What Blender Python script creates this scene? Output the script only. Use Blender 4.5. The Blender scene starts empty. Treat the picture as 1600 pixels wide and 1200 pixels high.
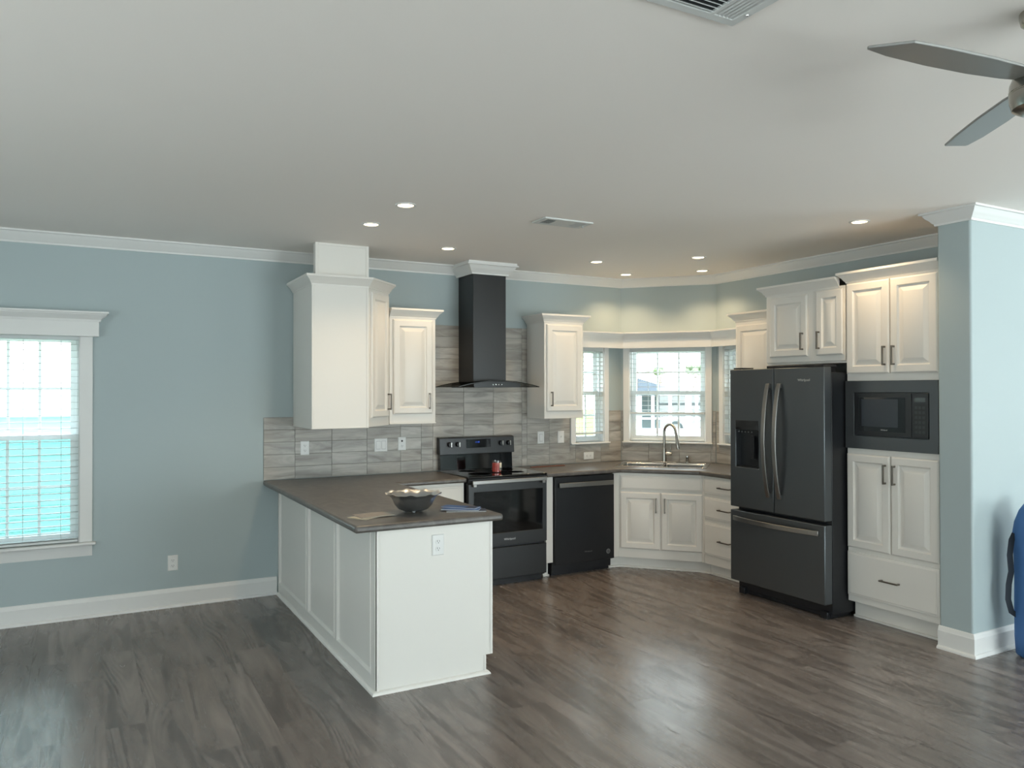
import bpy, bmesh, math, random
from mathutils import Matrix, Vector

random.seed(7)
SC = bpy.context.scene
COL = SC.collection
PI = math.pi
H = 2.75                                   # ceiling height

# ------------------------------------------------------------------ camera
cam_d = bpy.data.cameras.new('camera')
cam_d.sensor_width = 36.0
cam_d.lens = 36.0 * 1215.578 / 1600.0
cam_d.clip_start = 0.05
cam_d.clip_end = 300
cam = bpy.data.objects.new('camera', cam_d)
COL.objects.link(cam)
yaw, pitch, roll = 0.502628, 0.0081728, -0.0017171
f_ = Vector((math.sin(yaw) * math.cos(pitch), math.cos(yaw) * math.cos(pitch), math.sin(pitch)))
r_ = Vector((math.cos(yaw), -math.sin(yaw), 0))
u_ = r_.cross(f_)
r2 = r_ * math.cos(roll) + u_ * math.sin(roll)
u2 = u_ * math.cos(roll) - r_ * math.sin(roll)
cam.matrix_world = Matrix(((r2.x, u2.x, -f_.x, 0.0), (r2.y, u2.y, -f_.y, -6.3987),
                           (r2.z, u2.z, -f_.z, 1.6294), (0, 0, 0, 1)))
SC.camera = cam

# ------------------------------------------------------------------ sky, exposure, daylight portals
SC.view_settings.view_transform = 'Standard'
SC.view_settings.look = 'None'
SC.view_settings.gamma = 1.0
SC.view_settings.use_curve_mapping = False
SC.view_settings.exposure = 0.63
SKY = 6.5
w = bpy.data.worlds.new('sky')
SC.world = w
w.use_nodes = True
nt = w.node_tree
bg = nt.nodes['Background']
tc = nt.nodes.new('ShaderNodeTexCoord')
sx = nt.nodes.new('ShaderNodeSeparateXYZ')
rp = nt.nodes.new('ShaderNodeValToRGB')
nt.links.new(tc.outputs['Generated'], sx.inputs[0])
nt.links.new(sx.outputs['Z'], rp.inputs[0])
nt.links.new(rp.outputs[0], bg.inputs['Color'])
mr_ = nt.nodes.new('ShaderNodeMapRange')             # the hazy sun side of the sky lies behind the camera
mr_.inputs['From Min'].default_value = 0.1
mr_.inputs['From Max'].default_value = -1.0
mr_.inputs['To Min'].default_value = SKY
mr_.inputs['To Max'].default_value = SKY * 1.28
nt.links.new(sx.outputs['Y'], mr_.inputs['Value'])
mz_ = nt.nodes.new('ShaderNodeMapRange')             # sky brightened below the horizon, added to lift the ceiling
mz_.inputs['From Min'].default_value = 0.0
mz_.inputs['From Max'].default_value = -0.5
mz_.inputs['To Min'].default_value = 1.0
mz_.inputs['To Max'].default_value = 1.8
nt.links.new(sx.outputs['Z'], mz_.inputs['Value'])
mu_ = nt.nodes.new('ShaderNodeMath'); mu_.operation = 'MULTIPLY'
nt.links.new(mr_.outputs['Result'], mu_.inputs[0])
nt.links.new(mz_.outputs['Result'], mu_.inputs[1])
nt.links.new(mu_.outputs[0], bg.inputs['Strength'])
rp.color_ramp.elements[0].position = 0.0
rp.color_ramp.elements[0].color = (0.90, 0.97, 1.0, 1)
rp.color_ramp.elements[1].position = 0.9
rp.color_ramp.elements[1].color = (0.70, 0.86, 1.0, 1)
bg.inputs['Strength'].default_value = SKY
SC.cycles.max_bounces = 10
SC.cycles.diffuse_bounces = 6
SC.cycles.transparent_max_bounces = 24
SC.cycles.sample_clamp_indirect = 6.0


def portal(name, loc, direction, sx_, sy_):
    l = bpy.data.lights.new(name, 'AREA')
    l.shape = 'RECTANGLE'
    l.size, l.size_y = sx_, sy_
    l.cycles.is_portal = True
    o = bpy.data.objects.new(name, l)
    COL.objects.link(o)
    o.location = loc
    o.rotation_euler = Vector(direction).to_track_quat('-Z', 'Y').to_euler()


portal('daylight_portal', (1.0, -10.02, 1.5), (0, 1, 0), 1.4, 1.2)
portal('daylight_portal', (5.2, -10.02, 1.15), (0, 1, 0), 3.4, 2.1)
portal('daylight_portal', (8.62, -7.2, 1.25), (-1, 0, 0), 2.4, 1.8)
portal('daylight_portal', (-3.22, -3.975, 1.3), (1, 0, 0), .95, 1.7)
portal('daylight_portal', (-3.22, -6.9, 1.3), (1, 0, 0), 1.7, 1.7)
portal('daylight_portal', (-0.375, 0.2, 1.29), (0, -1, 0), 0.72, 1.5)

# ------------------------------------------------------------------ materials
def lin(c):
    return tuple((v / 255 / 12.92) if v / 255 <= 0.04045 else ((v / 255 + 0.055) / 1.055) ** 2.4 for v in c)


def mat(name, rgb, rough=0.5, metal=0.0, bump=None, coat=0.0, spec=None):
    m = bpy.data.materials.new(name)
    m.use_nodes = True
    n = m.node_tree
    b = n.nodes['Principled BSDF']
    b.inputs['Base Color'].default_value = (*lin(rgb), 1)
    b.inputs['Roughness'].default_value = rough
    b.inputs['Metallic'].default_value = metal
    if coat:
        b.inputs['Coat Weight'].default_value = coat
        b.inputs['Coat Roughness'].default_value = 0.05
    if spec is not None:
        b.inputs['Specular IOR Level'].default_value = spec
    if bump:
        sc, st = bump
        t = n.nodes.new('ShaderNodeTexCoord')
        no = n.nodes.new('ShaderNodeTexNoise')
        no.inputs['Scale'].default_value = sc
        no.inputs['Detail'].default_value = 3
        bu = n.nodes.new('ShaderNodeBump')
        bu.inputs['Strength'].default_value = st
        bu.inputs['Distance'].default_value = 0.002
        n.links.new(t.outputs['Object'], no.inputs['Vector'])
        n.links.new(no.outputs['Fac'], bu.inputs['Height'])
        n.links.new(bu.outputs['Normal'], b.inputs['Normal'])
    return m


def emit(name, rgb, strength):
    m = bpy.data.materials.new(name)
    m.use_nodes = True
    n = m.node_tree
    n.nodes.clear()
    e = n.nodes.new('ShaderNodeEmission')
    e.inputs[0].default_value = (*lin(rgb), 1)
    e.inputs[1].default_value = strength
    o = n.nodes.new('ShaderNodeOutputMaterial')
    n.links.new(e.outputs[0], o.inputs[0])
    return m


def pane(name, tint, gloss=0.06, rough=0.02):
    m = bpy.data.materials.new(name)
    m.use_nodes = True
    n = m.node_tree
    n.nodes.clear()
    t = n.nodes.new('ShaderNodeBsdfTransparent')
    t.inputs[0].default_value = (*tint, 1)
    g = n.nodes.new('ShaderNodeBsdfGlossy')
    g.inputs['Roughness'].default_value = rough
    x = n.nodes.new('ShaderNodeMixShader')
    x.inputs[0].default_value = gloss
    o = n.nodes.new('ShaderNodeOutputMaterial')
    n.links.new(t.outputs[0], x.inputs[1])
    n.links.new(g.outputs[0], x.inputs[2])
    n.links.new(x.outputs[0], o.inputs[0])
    return m


def grain_mat(name, scale, colors, rough, bump_s=0.1, detail=6, distortion=0.6, island=True, tint=None, rings=0.0, rough_var=0.0):
    """streaked procedural: noise stretched by `scale`, a random offset and tint for each board / tile"""
    m = bpy.data.materials.new(name)
    m.use_nodes = True
    n = m.node_tree
    L = n.links.new
    b = n.nodes['Principled BSDF']
    t = n.nodes.new('ShaderNodeTexCoord')
    mp = n.nodes.new('ShaderNodeMapping')
    mp.inputs['Scale'].default_value = scale
    L(t.outputs['Object'], mp.inputs['Vector'])
    vec = mp.outputs['Vector']
    geo = n.nodes.new('ShaderNodeNewGeometry')
    rnd = geo.outputs['Random Per Island']
    if island:
        mu = n.nodes.new('ShaderNodeMath'); mu.operation = 'MULTIPLY'; mu.inputs[1].default_value = 97.0
        L(rnd, mu.inputs[0])
        cb = n.nodes.new('ShaderNodeCombineXYZ')
        for k in range(3):
            L(mu.outputs[0], cb.inputs[k])
        ad = n.nodes.new('ShaderNodeVectorMath'); ad.operation = 'ADD'
        L(vec, ad.inputs[0]); L(cb.outputs[0], ad.inputs[1])
        vec = ad.outputs[0]
    no = n.nodes.new('ShaderNodeTexNoise')
    no.inputs['Scale'].default_value = 1.0
    no.inputs['Detail'].default_value = detail
    no.inputs['Roughness'].default_value = 0.62
    no.inputs['Distortion'].default_value = distortion
    L(vec, no.inputs['Vector'])
    fac = no.outputs['Fac']
    if rings:
        # cathedral figure: the contour lines of a slow stretched noise
        mp2 = n.nodes.new('ShaderNodeMapping')
        mp2.inputs['Scale'].default_value = (0.55, 0.42, 0.55)
        L(vec, mp2.inputs['Vector'])
        n2 = n.nodes.new('ShaderNodeTexNoise')
        n2.inputs['Scale'].default_value = 0.8
        n2.inputs['Detail'].default_value = 1.5
        n2.inputs['Distortion'].default_value = 0.3
        L(mp2.outputs[0], n2.inputs['Vector'])
        mm = n.nodes.new('ShaderNodeMath'); mm.operation = 'MULTIPLY'; mm.inputs[1].default_value = 150.0
        L(n2.outputs['Fac'], mm.inputs[0])
        si = n.nodes.new('ShaderNodeMath'); si.operation = 'SINE'
        L(mm.outputs[0], si.inputs[0])
        ma = n.nodes.new('ShaderNodeMath'); ma.operation = 'MULTIPLY_ADD'
        n3 = n.nodes.new('ShaderNodeTexNoise')        # the figure shows only here and there
        n3.inputs['Scale'].default_value = 0.35
        n3.inputs['Detail'].default_value = 0.0
        L(vec, n3.inputs['Vector'])
        r3 = n.nodes.new('ShaderNodeMapRange')
        r3.inputs['From Min'].default_value = 0.46; r3.inputs['From Max'].default_value = 0.62
        r3.inputs['To Max'].default_value = rings
        L(n3.outputs['Fac'], r3.inputs['Value'])
        L(r3.outputs['Result'], ma.inputs[1]); L(si.outputs[0], ma.inputs[0]); L(fac, ma.inputs[2])
        fac = ma.outputs[0]
    rp = n.nodes.new('ShaderNodeValToRGB')
    el = rp.color_ramp.elements
    while len(el) < len(colors):
        el.new(0.5)
    for e, (p, c) in zip(el, colors):
        e.position = p
        e.color = (*lin(c), 1)
    L(fac, rp.inputs[0])
    col = rp.outputs[0]
    if tint:
        r2 = n.nodes.new('ShaderNodeValToRGB')
        e2 = r2.color_ramp.elements
        while len(e2) < len(tint):
            e2.new(0.5)
        for k, (e, c) in enumerate(zip(e2, tint)):
            e.position = k / (len(tint) - 1)
            e.color = (*c, 1)
        L(rnd, r2.inputs[0])
        mx = n.nodes.new('ShaderNodeMix'); mx.data_type = 'RGBA'; mx.blend_type = 'MULTIPLY'
        mx.inputs[0].default_value = 1.0
        L(col, mx.inputs[6]); L(r2.outputs[0], mx.inputs[7])
        col = mx.outputs[2]
    L(col, b.inputs['Base Color'])
    b.inputs['Roughness'].default_value = rough
    if rough_var:
        mr = n.nodes.new('ShaderNodeMath'); mr.operation = 'MULTIPLY_ADD'
        mr.inputs[1].default_value = -rough_var; mr.inputs[2].default_value = rough + rough_var * 0.5
        L(fac, mr.inputs[0]); L(mr.outputs[0], b.inputs['Roughness'])
    bu = n.nodes.new('ShaderNodeBump')
    bu.inputs['Strength'].default_value = bump_s
    bu.inputs['Distance'].default_value = 0.002
    L(fac, bu.inputs['Height'])
    L(bu.outputs['Normal'], b.inputs['Normal'])
    return m


M = {}
M['wall'] = mat('teal_wall_paint', (170, 183, 185), 0.55, bump=(220, 0.06))
M['ceiling'] = mat('ceiling_paint', (242, 236, 230), 0.8, bump=(160, 0.15))
M['trim'] = mat('white_trim_paint', (226, 226, 224), 0.35)
M['cab'] = mat('white_cabinet_paint', (228, 225, 219), 0.38, bump=(90, 0.02))
M['vinyl'] = mat('white_vinyl', (232, 236, 236), 0.35)
M['blind'] = mat('white_blind', (206, 210, 210), 0.45)
M['cord'] = mat('blind_cord', (200, 205, 205), 0.8)
M['floor'] = grain_mat('grey_oak_plank', (9.0, 1.1, 9.0),
                       [(0.22, (72, 66, 63)), (0.45, (108, 101, 97)), (0.60, (128, 120, 115)), (0.85, (150, 142, 137))],
                       0.27, 0.12, 8, 0.9, True, [(0.84, 0.83, 0.82), (1.0, 0.97, 0.95), (0.90, 0.89, 0.89), (1.06, 1.05, 1.04), (0.92, 0.90, 0.89)],
                       rings=0.09, rough_var=0.14)
M['floor'].node_tree.nodes['Principled BSDF'].inputs['Specular IOR Level'].default_value = 0.55
M['subfloor'] = mat('dark_seam_base', (58, 54, 50), 0.8)  # dark base that fills the joints between boards
M['tile'] = grain_mat('grey_vein_tile', (2.0, 2.0, 11.0),
                      [(0.26, (122, 117, 111)), (0.44, (160, 156, 149)), (0.58, (180, 176, 169)), (0.80, (198, 195, 188))],
                      0.38, 0.02, 4, 1.15, True, [(0.78, 0.77, 0.76), (1.0, 1.0, 1.0), (0.92, 0.89, 0.86), (1.08, 1.08, 1.08), (0.86, 0.87, 0.88)])
M['grout'] = mat('grey_grout', (132, 130, 126), 0.9)
M['counter'] = grain_mat('grey_stone_laminate', (9.0, 5.0, 9.0),
                         [(0.25, (74, 71, 68)), (0.50, (93, 89, 85)), (0.75, (112, 108, 103))], 0.33, 0.03, 8, 1.5, False)
M['black_steel'] = mat('black_stainless', (96, 100, 103), 0.36, 0.75)
M['dark_steel'] = mat('dark_black_stainless', (62, 63, 64), 0.34, 0.75)
M['black_paint'] = mat('black_enamel', (24, 26, 30), 0.35)
M['black_glass'] = mat('black_glass', (9, 10, 12), 0.06, 0.0, coat=0.5)
M['dark_panel'] = mat('dark_panel', (30, 32, 35), 0.28)
M['handle_steel'] = mat('brushed_grey_steel', (150, 148, 145), 0.28, 0.95)
M['pull'] = mat('satin_nickel_pull', (122, 117, 110), 0.32, 0.9)
M['steel'] = mat('brushed_steel', (190, 188, 184), 0.22, 1.0)
M['nickel'] = mat('brushed_nickel', (172, 168, 160), 0.25, 1.0)
M['blade'] = mat('silver_fan_blade', (150, 150, 148), 0.4, 0.55)
M['silver'] = mat('polished_pewter', (186, 189, 192), 0.32, 1.0, bump=(38, 0.7))
M['plate'] = mat('white_plastic_plate', (228, 228, 226), 0.35)
M['seam'] = mat('plastic_seam', (150, 150, 150), 0.6)
M['slot'] = mat('dark_slot', (45, 45, 45), 0.6)
M['vent'] = mat('vent_white_enamel', (205, 207, 205), 0.5)
M['vent_dark'] = mat('vent_duct_dark', (50, 54, 54), 0.8)
M['lens'] = emit('warm_lamp_lens', (255, 226, 178), 7.0)
M['logo'] = mat('silver_lettering', (196, 196, 196), 0.35, 0.3)
M['display'] = emit('blue_clock_digits', (70, 110, 235), 0.7)
M['glass'] = pane('window_glass', (0.97, 0.99, 0.98), 0.05)
M['screen'] = pane('insect_screen_mesh', (0.62, 0.68, 0.68), 0.0)
M['hood_glass'] = pane('tinted_glass', (0.50, 0.50, 0.48), 0.12)
M['glass_edge'] = mat('dark_glass_edge', (28, 30, 30), 0.2)
M['jar'] = pane('jar_glass', (0.95, 0.95, 0.95), 0.1)
M['wax'] = mat('red_wax', (196, 58, 44), 0.45)
M['label'] = mat('cream_label', (222, 214, 198), 0.6)
M['wood'] = mat('reddish_wood', (120, 74, 56), 0.5)
M['paper'] = mat('cream_paper', (186, 178, 160), 0.6)
M['paper_white'] = mat('white_paper', (214, 214, 210), 0.6)
M['paper_grey'] = mat('greyish_cover', (150, 141, 132), 0.5)
M['paper_blue'] = mat('blue_cover', (52, 92, 150), 0.4)
M['paper_navy'] = mat('navy_cover', (24, 36, 66), 0.4)
M['bag'] = mat('blue_nylon', (62, 104, 156), 0.7, bump=(300, 0.15))
M['strap'] = mat('dark_webbing', (34, 42, 52), 0.8)
M['teal_siding'] = mat('teal_siding', (140, 198, 198), 0.7)
M['roof_white'] = mat('white_metal_roof', (225, 230, 230), 0.6)
M['roof_slate'] = mat('slate_shingle', (76, 82, 90), 0.9)
M['facade'] = mat('pale_sage_siding', (104, 116, 116), 0.8)
M['brick'] = mat('pale_block', (128, 120, 118), 0.9)
M['post'] = mat('white_post', (235, 238, 240), 0.6)
M['grass'] = mat('lawn_grass', (100, 112, 34), 0.95, bump=(30, 0.5))
M['asphalt'] = mat('pale_road', (112, 111, 110), 0.95)
M['car'] = mat('white_car_paint', (220, 222, 224), 0.3)
M['car_glass'] = mat('car_glass_dark', (50, 56, 62), 0.1)
M['tyre'] = mat('tyre_rubber', (40, 40, 42), 0.8)
M['leaf'] = mat('tree_leaves', (104, 120, 88), 0.9)
M['bark'] = mat('tree_bark', (96, 82, 70), 0.9)


# ------------------------------------------------------------------ mesh helpers
class MB:
    def __init__(s, xf=None):
        s.v, s.f, s.m, s.d, s.mi, s.xf = [], [], [], {}, 0, xf

    def vert(s, p, share=False):
        p = Vector(p)
        if s.xf is not None:
            p = s.xf @ p
        if share:
            k = (round(p.x, 5), round(p.y, 5), round(p.z, 5))
            if k in s.d:
                return s.d[k]
            s.d[k] = len(s.v)
        s.v.append(p)
        return len(s.v) - 1

    def face(s, ids):
        s.f.append(tuple(ids)); s.m.append(s.mi)

    def quad(s, *pts):
        s.face([s.vert(p) for p in pts])

    def box(s, x0, x1, y0, y1, z0, z1):
        i = [s.vert((x, y, z)) for x in (x0, x1) for y in (y0, y1) for z in (z0, z1)]
        for q in ((0, 1, 3, 2), (4, 6, 7, 5), (0, 4, 5, 1), (2, 3, 7, 6), (0, 2, 6, 4), (1, 5, 7, 3)):
            s.face([i[k] for k in q])
        return s

    def prism(s, poly, z0, z1):
        a = [s.vert((x, y, z0)) for x, y in poly]
        b = [s.vert((x, y, z1)) for x, y in poly]
        n = len(poly)
        s.face(a[::-1]); s.face(b)
        for k in range(n):
            s.face((a[k], a[(k + 1) % n], b[(k + 1) % n], b[k]))
        return s

    def prism_x(s, poly, x0, x1):
        """poly in (y, z), extruded along x"""
        a = [s.vert((x0, y, z)) for y, z in poly]
        b = [s.vert((x1, y, z)) for y, z in poly]
        n = len(poly)
        s.face(a); s.face(b[::-1])
        for k in range(n):
            s.face((a[k], b[k], b[(k + 1) % n], a[(k + 1) % n]))
        return s

    def lathe(s, prof, c=(0, 0, 0), seg=32, axis='z', fn=None):
        """prof [(r, h)]; caps ends of non-zero radius"""
        def P(r, h, a):
            x, y = r * math.cos(a), r * math.sin(a)
            q = {'z': (x, y, h), 'y': (x, h, y), 'x': (h, x, y)}[axis]
            return (c[0] + q[0], c[1] + q[1], c[2] + q[2])
        rings = []
        for k, (r, h) in enumerate(prof):
            if r < 1e-6:
                rings.append([s.vert(P(0, h, 0))])
            else:
                rings.append([])
                for j in range(seg):
                    a = 2 * PI * j / seg
                    rr, hh = fn(r, h, a, k) if fn else (r, h)
                    rings[-1].append(s.vert(P(rr, hh, a)))
        for A, B in zip(rings, rings[1:]):
            for j in range(seg):
                k = (j + 1) % seg
                if len(A) == 1 and len(B) == 1:
                    continue
                if len(A) == 1:
                    s.face((A[0], B[j], B[k]))
                elif len(B) == 1:
                    s.face((A[j], A[k], B[0]))
                else:
                    s.face((A[j], A[k], B[k], B[j]))
        if len(rings[0]) > 1:
            s.face(rings[0][::-1])
        if len(rings[-1]) > 1:
            s.face(rings[-1])
        return s

    def tube(s, pts, rad, seg=12, flat=None):
        """round tube along pts; rad number or list; flat=(w, h) gives a rectangular strap"""
        pts = [Vector(p) for p in pts]
        n = len(pts)
        up = Vector((0, 0, 1))
        prev = None
        rings = []
        for k, p in enumerate(pts):
            t = (pts[min(k + 1, n - 1)] - pts[max(k - 1, 0)]).normalized()
            if prev is None:
                a = t.cross(up)
                if a.length < 1e-3:
                    a = Vector((1, 0, 0))
                a.normalize()
            else:
                a = (prev - t * prev.dot(t)).normalized()
            prev = a
            b = t.cross(a).normalized()
            r = rad[k] if isinstance(rad, (list, tuple)) else rad
            if flat:
                w_, h_ = flat
                rings.append([s.vert(p + a * (w_ * i) + b * (h_ * j)) for i, j in ((-.5, -.5), (.5, -.5), (.5, .5), (-.5, .5))])
            else:
                rings.append([s.vert(p + (a * math.cos(2 * PI * j / seg) + b * math.sin(2 * PI * j / seg)) * r) for j in range(seg)])
        sg = len(rings[0])
        for A, B in zip(rings, rings[1:]):
            for j in range(sg):
                k = (j + 1) % sg
                s.face((A[j], A[k], B[k], B[j]))
        s.face(rings[0][::-1]); s.face(rings[-1])
        return s

    def sweep(s, path, prof, side=1):
        """profile [(out, z)] closed polygon swept with mitres along a 2D path; side=1: out lies right of travel"""
        P = [Vector((p[0], p[1])) for p in path]
        n = len(P)
        nr = []
        for k in range(n - 1):
            d = (P[k + 1] - P[k]).normalized()
            nr.append(Vector((d.y, -d.x)) * side)
        rings = []
        for k in range(n):
            if k == 0:
                m_ = nr[0]
            elif k == n - 1:
                m_ = nr[-1]
            else:
                m_ = (nr[k - 1] + nr[k]) / (1 + nr[k - 1].dot(nr[k]))
            rings.append([s.vert((P[k].x + m_.x * o, P[k].y + m_.y * o, z)) for o, z in prof])
        c = len(prof)
        for A, B in zip(rings, rings[1:]):
            for j in range(c):
                k = (j + 1) % c
                s.face((A[j], A[k], B[k], B[j]))
        s.face(rings[0]); s.face(rings[-1][::-1])
        return s

    def rings(s, x0, x1, z0, z1, steps, yb):
        """raised-panel front facing -y; steps [(inset, y)] from the outside in"""
        R = []
        for ins, y in [(0, yb)] + steps:
            R.append([s.vert(p) for p in ((x0 + ins, y, z0 + ins), (x1 - ins, y, z0 + ins), (x1 - ins, y, z1 - ins), (x0 + ins, y, z1 - ins))])
        s.face(R[0][::-1])
        for A, B in zip(R, R[1:]):
            for j in range(4):
                k = (j + 1) % 4
                s.face((A[j], A[k], B[k], B[j]))
        s.face(R[-1])
        return s

    def door(s, x0, x1, z0, z1, y, t=0.02, w_=0.052):
        return s.rings(x0, x1, z0, z1, [(0, y + .007), (.004, y + .003), (.010, y), (w_, y), (w_ + .003, y + .006), (w_ + .008, y + .012), (w_ + .014, y + .013),
                                        (w_ + .044, y + .002), (w_ + .047, y + .001)], y + t)

    def slab(s, x0, x1, z0, z1, y, t=0.02):
        return s.rings(x0, x1, z0, z1, [(0, y + .007), (.006, y + .004), (.014, y + .0025), (.018, y)], y + t)

    def grid(s, xs, zs, cell, yb):
        """block seen from -y: cell(i, j) -> (front y, material) or None for a hole right through to yb"""
        nx, nz = len(xs) - 1, len(zs) - 1
        C = {}
        for i in range(nx):
            for j in range(nz):
                C[i, j] = cell(i, j)
        V = lambda x, y, z: s.vert((x, y, z), True)
        for (i, j), c in C.items():
            if c is None:
                continue
            y, m_ = c
            s.mi = m_
            a, b, p, q = xs[i], xs[i + 1], zs[j], zs[j + 1]
            s.face((V(a, y, p), V(b, y, p), V(b, y, q), V(a, y, q)))
            s.face((V(a, yb, q), V(b, yb, q), V(b, yb, p), V(a, yb, p)))
        for i in range(nx + 1):
            for j in range(nz):
                a, b = C.get((i - 1, j)), C.get((i, j))
                ya, yb2 = (a[0] if a else yb), (b[0] if b else yb)
                if abs(ya - yb2) > 1e-6:
                    s.mi = (a if (a and (not b or ya < yb2)) else b)[1]
                    s.face((V(xs[i], ya, zs[j]), V(xs[i], yb2, zs[j]), V(xs[i], yb2, zs[j + 1]), V(xs[i], ya, zs[j + 1])))
        for i in range(nx):
            for j in range(nz + 1):
                a, b = C.get((i, j - 1)), C.get((i, j))
                ya, yb2 = (a[0] if a else yb), (b[0] if b else yb)
                if abs(ya - yb2) > 1e-6:
                    s.mi = (a if (a and (not b or ya < yb2)) else b)[1]
                    s.face((V(xs[i], ya, zs[j]), V(xs[i + 1], ya, zs[j]), V(xs[i + 1], yb2, zs[j]), V(xs[i], yb2, zs[j])))
        s.mi = 0
        return s

    def build(s, name, mats, parent=None, bevel=0.0, smooth=True, seg=2, angle=35):
        me = bpy.data.meshes.new(name)
        me.from_pydata([tuple(v) for v in s.v], [], s.f)
        for m_ in (mats if isinstance(mats, (list, tuple)) else [mats]):
            me.materials.append(m_)
        for p, k in zip(me.polygons, s.m):
            p.material_index = k
            p.use_smooth = smooth
        bm = bmesh.new(); bm.from_mesh(me)
        bmesh.ops.recalc_face_normals(bm, faces=bm.faces)
        bm.to_mesh(me); bm.free()
        if smooth:
            me.set_sharp_from_angle(angle=math.radians(angle))
        o = bpy.data.objects.new(name, me)
        COL.objects.link(o)
        if parent is not None:
            o.parent = parent
        if bevel:
            b = o.modifiers.new('bevel', 'BEVEL')
            b.width = bevel; b.segments = seg; b.limit_method = 'ANGLE'; b.angle_limit = math.radians(40)
            b.harden_normals = False
        return o


def tag(o, label=None, cat=None, group=None, kind=None):
    for k, v in (('label', label), ('category', cat), ('group', group), ('kind', kind)):
        if v:
            o[k] = v
    return o


def thing(name, label, cat, loc=(0, 0, 0), rot=0.0, group=None):
    o = bpy.data.objects.new(name, None)
    o.empty_display_size = 0.1
    COL.objects.link(o)
    o.location = loc
    o.rotation_euler = (0, 0, rot)
    return tag(o, label, cat, group)


def struct(o, label=None):
    o['kind'] = 'structure'
    if label:
        o['label'] = label
    return o


def copy_tree(o, parent=None):
    c = o.copy(); COL.objects.link(c)
    if parent is not None:
        c.parent = parent
    for ch in o.children:
        copy_tree(ch, c)
    return c


def text(name, body, size, loc, parent, m_, rot=(PI / 2, 0, 0), width=None):
    cu = bpy.data.curves.new(name, 'FONT')
    cu.body = body
    cu.size = size
    cu.align_x = 'CENTER'; cu.align_y = 'CENTER'
    cu.extrude = 0.0006
    cu.materials.append(m_)
    t = bpy.data.objects.new('tmp', cu)
    COL.objects.link(t)
    dg = bpy.context.evaluated_depsgraph_get()
    me = bpy.data.meshes.new_from_object(t.evaluated_get(dg))
    COL.objects.unlink(t)
    bpy.data.objects.remove(t)
    me.name = name
    if not me.materials:
        me.materials.append(m_)
    o = bpy.data.objects.new(name, me)
    COL.objects.link(o)
    o.location = loc; o.rotation_euler = rot
    o.parent = parent
    return o


def frame2(p0, p1):
    """matrix: local x along p0->p1, local -y to the right of travel (into the room), z up"""
    d = (Vector(p1) - Vector(p0)).normalized()
    return Matrix(((d.x, -d.y, 0, p0[0]), (d.y, d.x, 0, p0[1]), (0, 0, 1, 0), (0, 0, 0, 1)))


def ang(p0, p1):
    return math.atan2(p1[1] - p0[1], p1[0] - p0[0])


# ------------------------------------------------------------------ room shell
CL, CR = (4.78, 0.0), (5.42, -0.69)                 # the two corners of the cut-off wall
DL = math.dist(CL, CR)
XL, XE, YR = -3.2, 8.6, -10.0                       # left wall, east wall, rear wall
PX, PY0, PY1 = 4.745, -3.375, -3.59                 # partition end: x of its end face, its two faces


def wall(name, p0, p1, holes=(), th=0.14, ext0=0.0, ext1=0.0, label=None):
    L_ = math.dist(p0, p1)
    mb = MB(frame2(p0, p1))
    xs = sorted({-ext0, L_ + ext1} | {h[0] for h in holes} | {h[1] for h in holes})
    zs = sorted({0.0, H} | {h[2] for h in holes} | {h[3] for h in holes})
    def cell(i, j):
        x, z = (xs[i] + xs[i + 1]) / 2, (zs[j] + zs[j + 1]) / 2
        for h in holes:
            if h[0] < x < h[1] and h[2] < z < h[3]:
                return None
        return (0.0, 0)
    mb.grid(xs, zs, cell, th)
    return struct(mb.build(name, M['wall'], smooth=False), label)


W1 = (-0.72, -0.03, 0.546, 2.04)                    # left window opening (x0, x1, z0, z1)
B0, B1 = 1.114, 2.06                                # bay openings
wall('wall_back', (XL, 0), CL, [(W1[0] - XL, W1[1] - XL, W1[2], W1[3]), (4.22 - XL, 4.565 - XL, B0, B1)], ext0=0.14, ext1=0.10)
wall('wall_diagonal', CL, CR, [(0.086, 0.84, B0, B1)])
wall('wall_right', CR, (CR[0], PY0), [(0.105, 0.45, B0, B1)], ext0=0.08)
wall('wall_left', (XL, YR), (XL, 0), [(2.25, 3.95, .45, 2.15), (5.55, 6.50, .45, 2.15)], ext0=0.14)
wall('wall_rear', (XE, YR), (XL, YR), [(XE - 6.9, XE - 3.5, 0.0, 2.2), (XE - 1.7, XE - 0.3, .9, 2.1)], ext0=0.14, ext1=0.14)
wall('wall_east', (XE, PY1), (XE, YR), [(2.41, 4.81, 0.35, 2.15)], ext0=0.3, ext1=0.14)
mb = MB(); mb.box(PX, XE, PY1, PY0, 0, H)
struct(mb.build('wall_partition', M['wall'], bevel=0.014, seg=4))

mb = MB(); mb.box(XL - 0.14, XE + 0.14, YR - 0.14, 0.14, H, H + 0.12)
struct(mb.build('ceiling', M['ceiling'], smooth=False))

# floor: one mesh of boards over a dark base
mb = MB()
PW, PLN, GAP = 0.183, 1.22, 0.0009
x = XL
k = 0
while x < XE:
    y = YR - random.uniform(0, PLN)
    while y < 0.0:
        y0, y1 = max(y, YR), min(y + PLN, 0.0)
        if y1 - y0 > 0.02:
            mb.quad((x + GAP / 2, y0 + GAP / 2, 0), (min(x + PW, XE) - GAP / 2, y0 + GAP / 2, 0), (min(x + PW, XE) - GAP / 2, y1 - GAP / 2, 0), (x + GAP / 2, y1 - GAP / 2, 0))
        y += PLN
    x += PW
mb.mi = 1
mb.box(XL - 0.14, XE + 0.14, YR - 0.14, 0.14, -0.12, -0.0015)
struct(mb.build('floor', [M['floor'], M['subfloor']], smooth=False))

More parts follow.
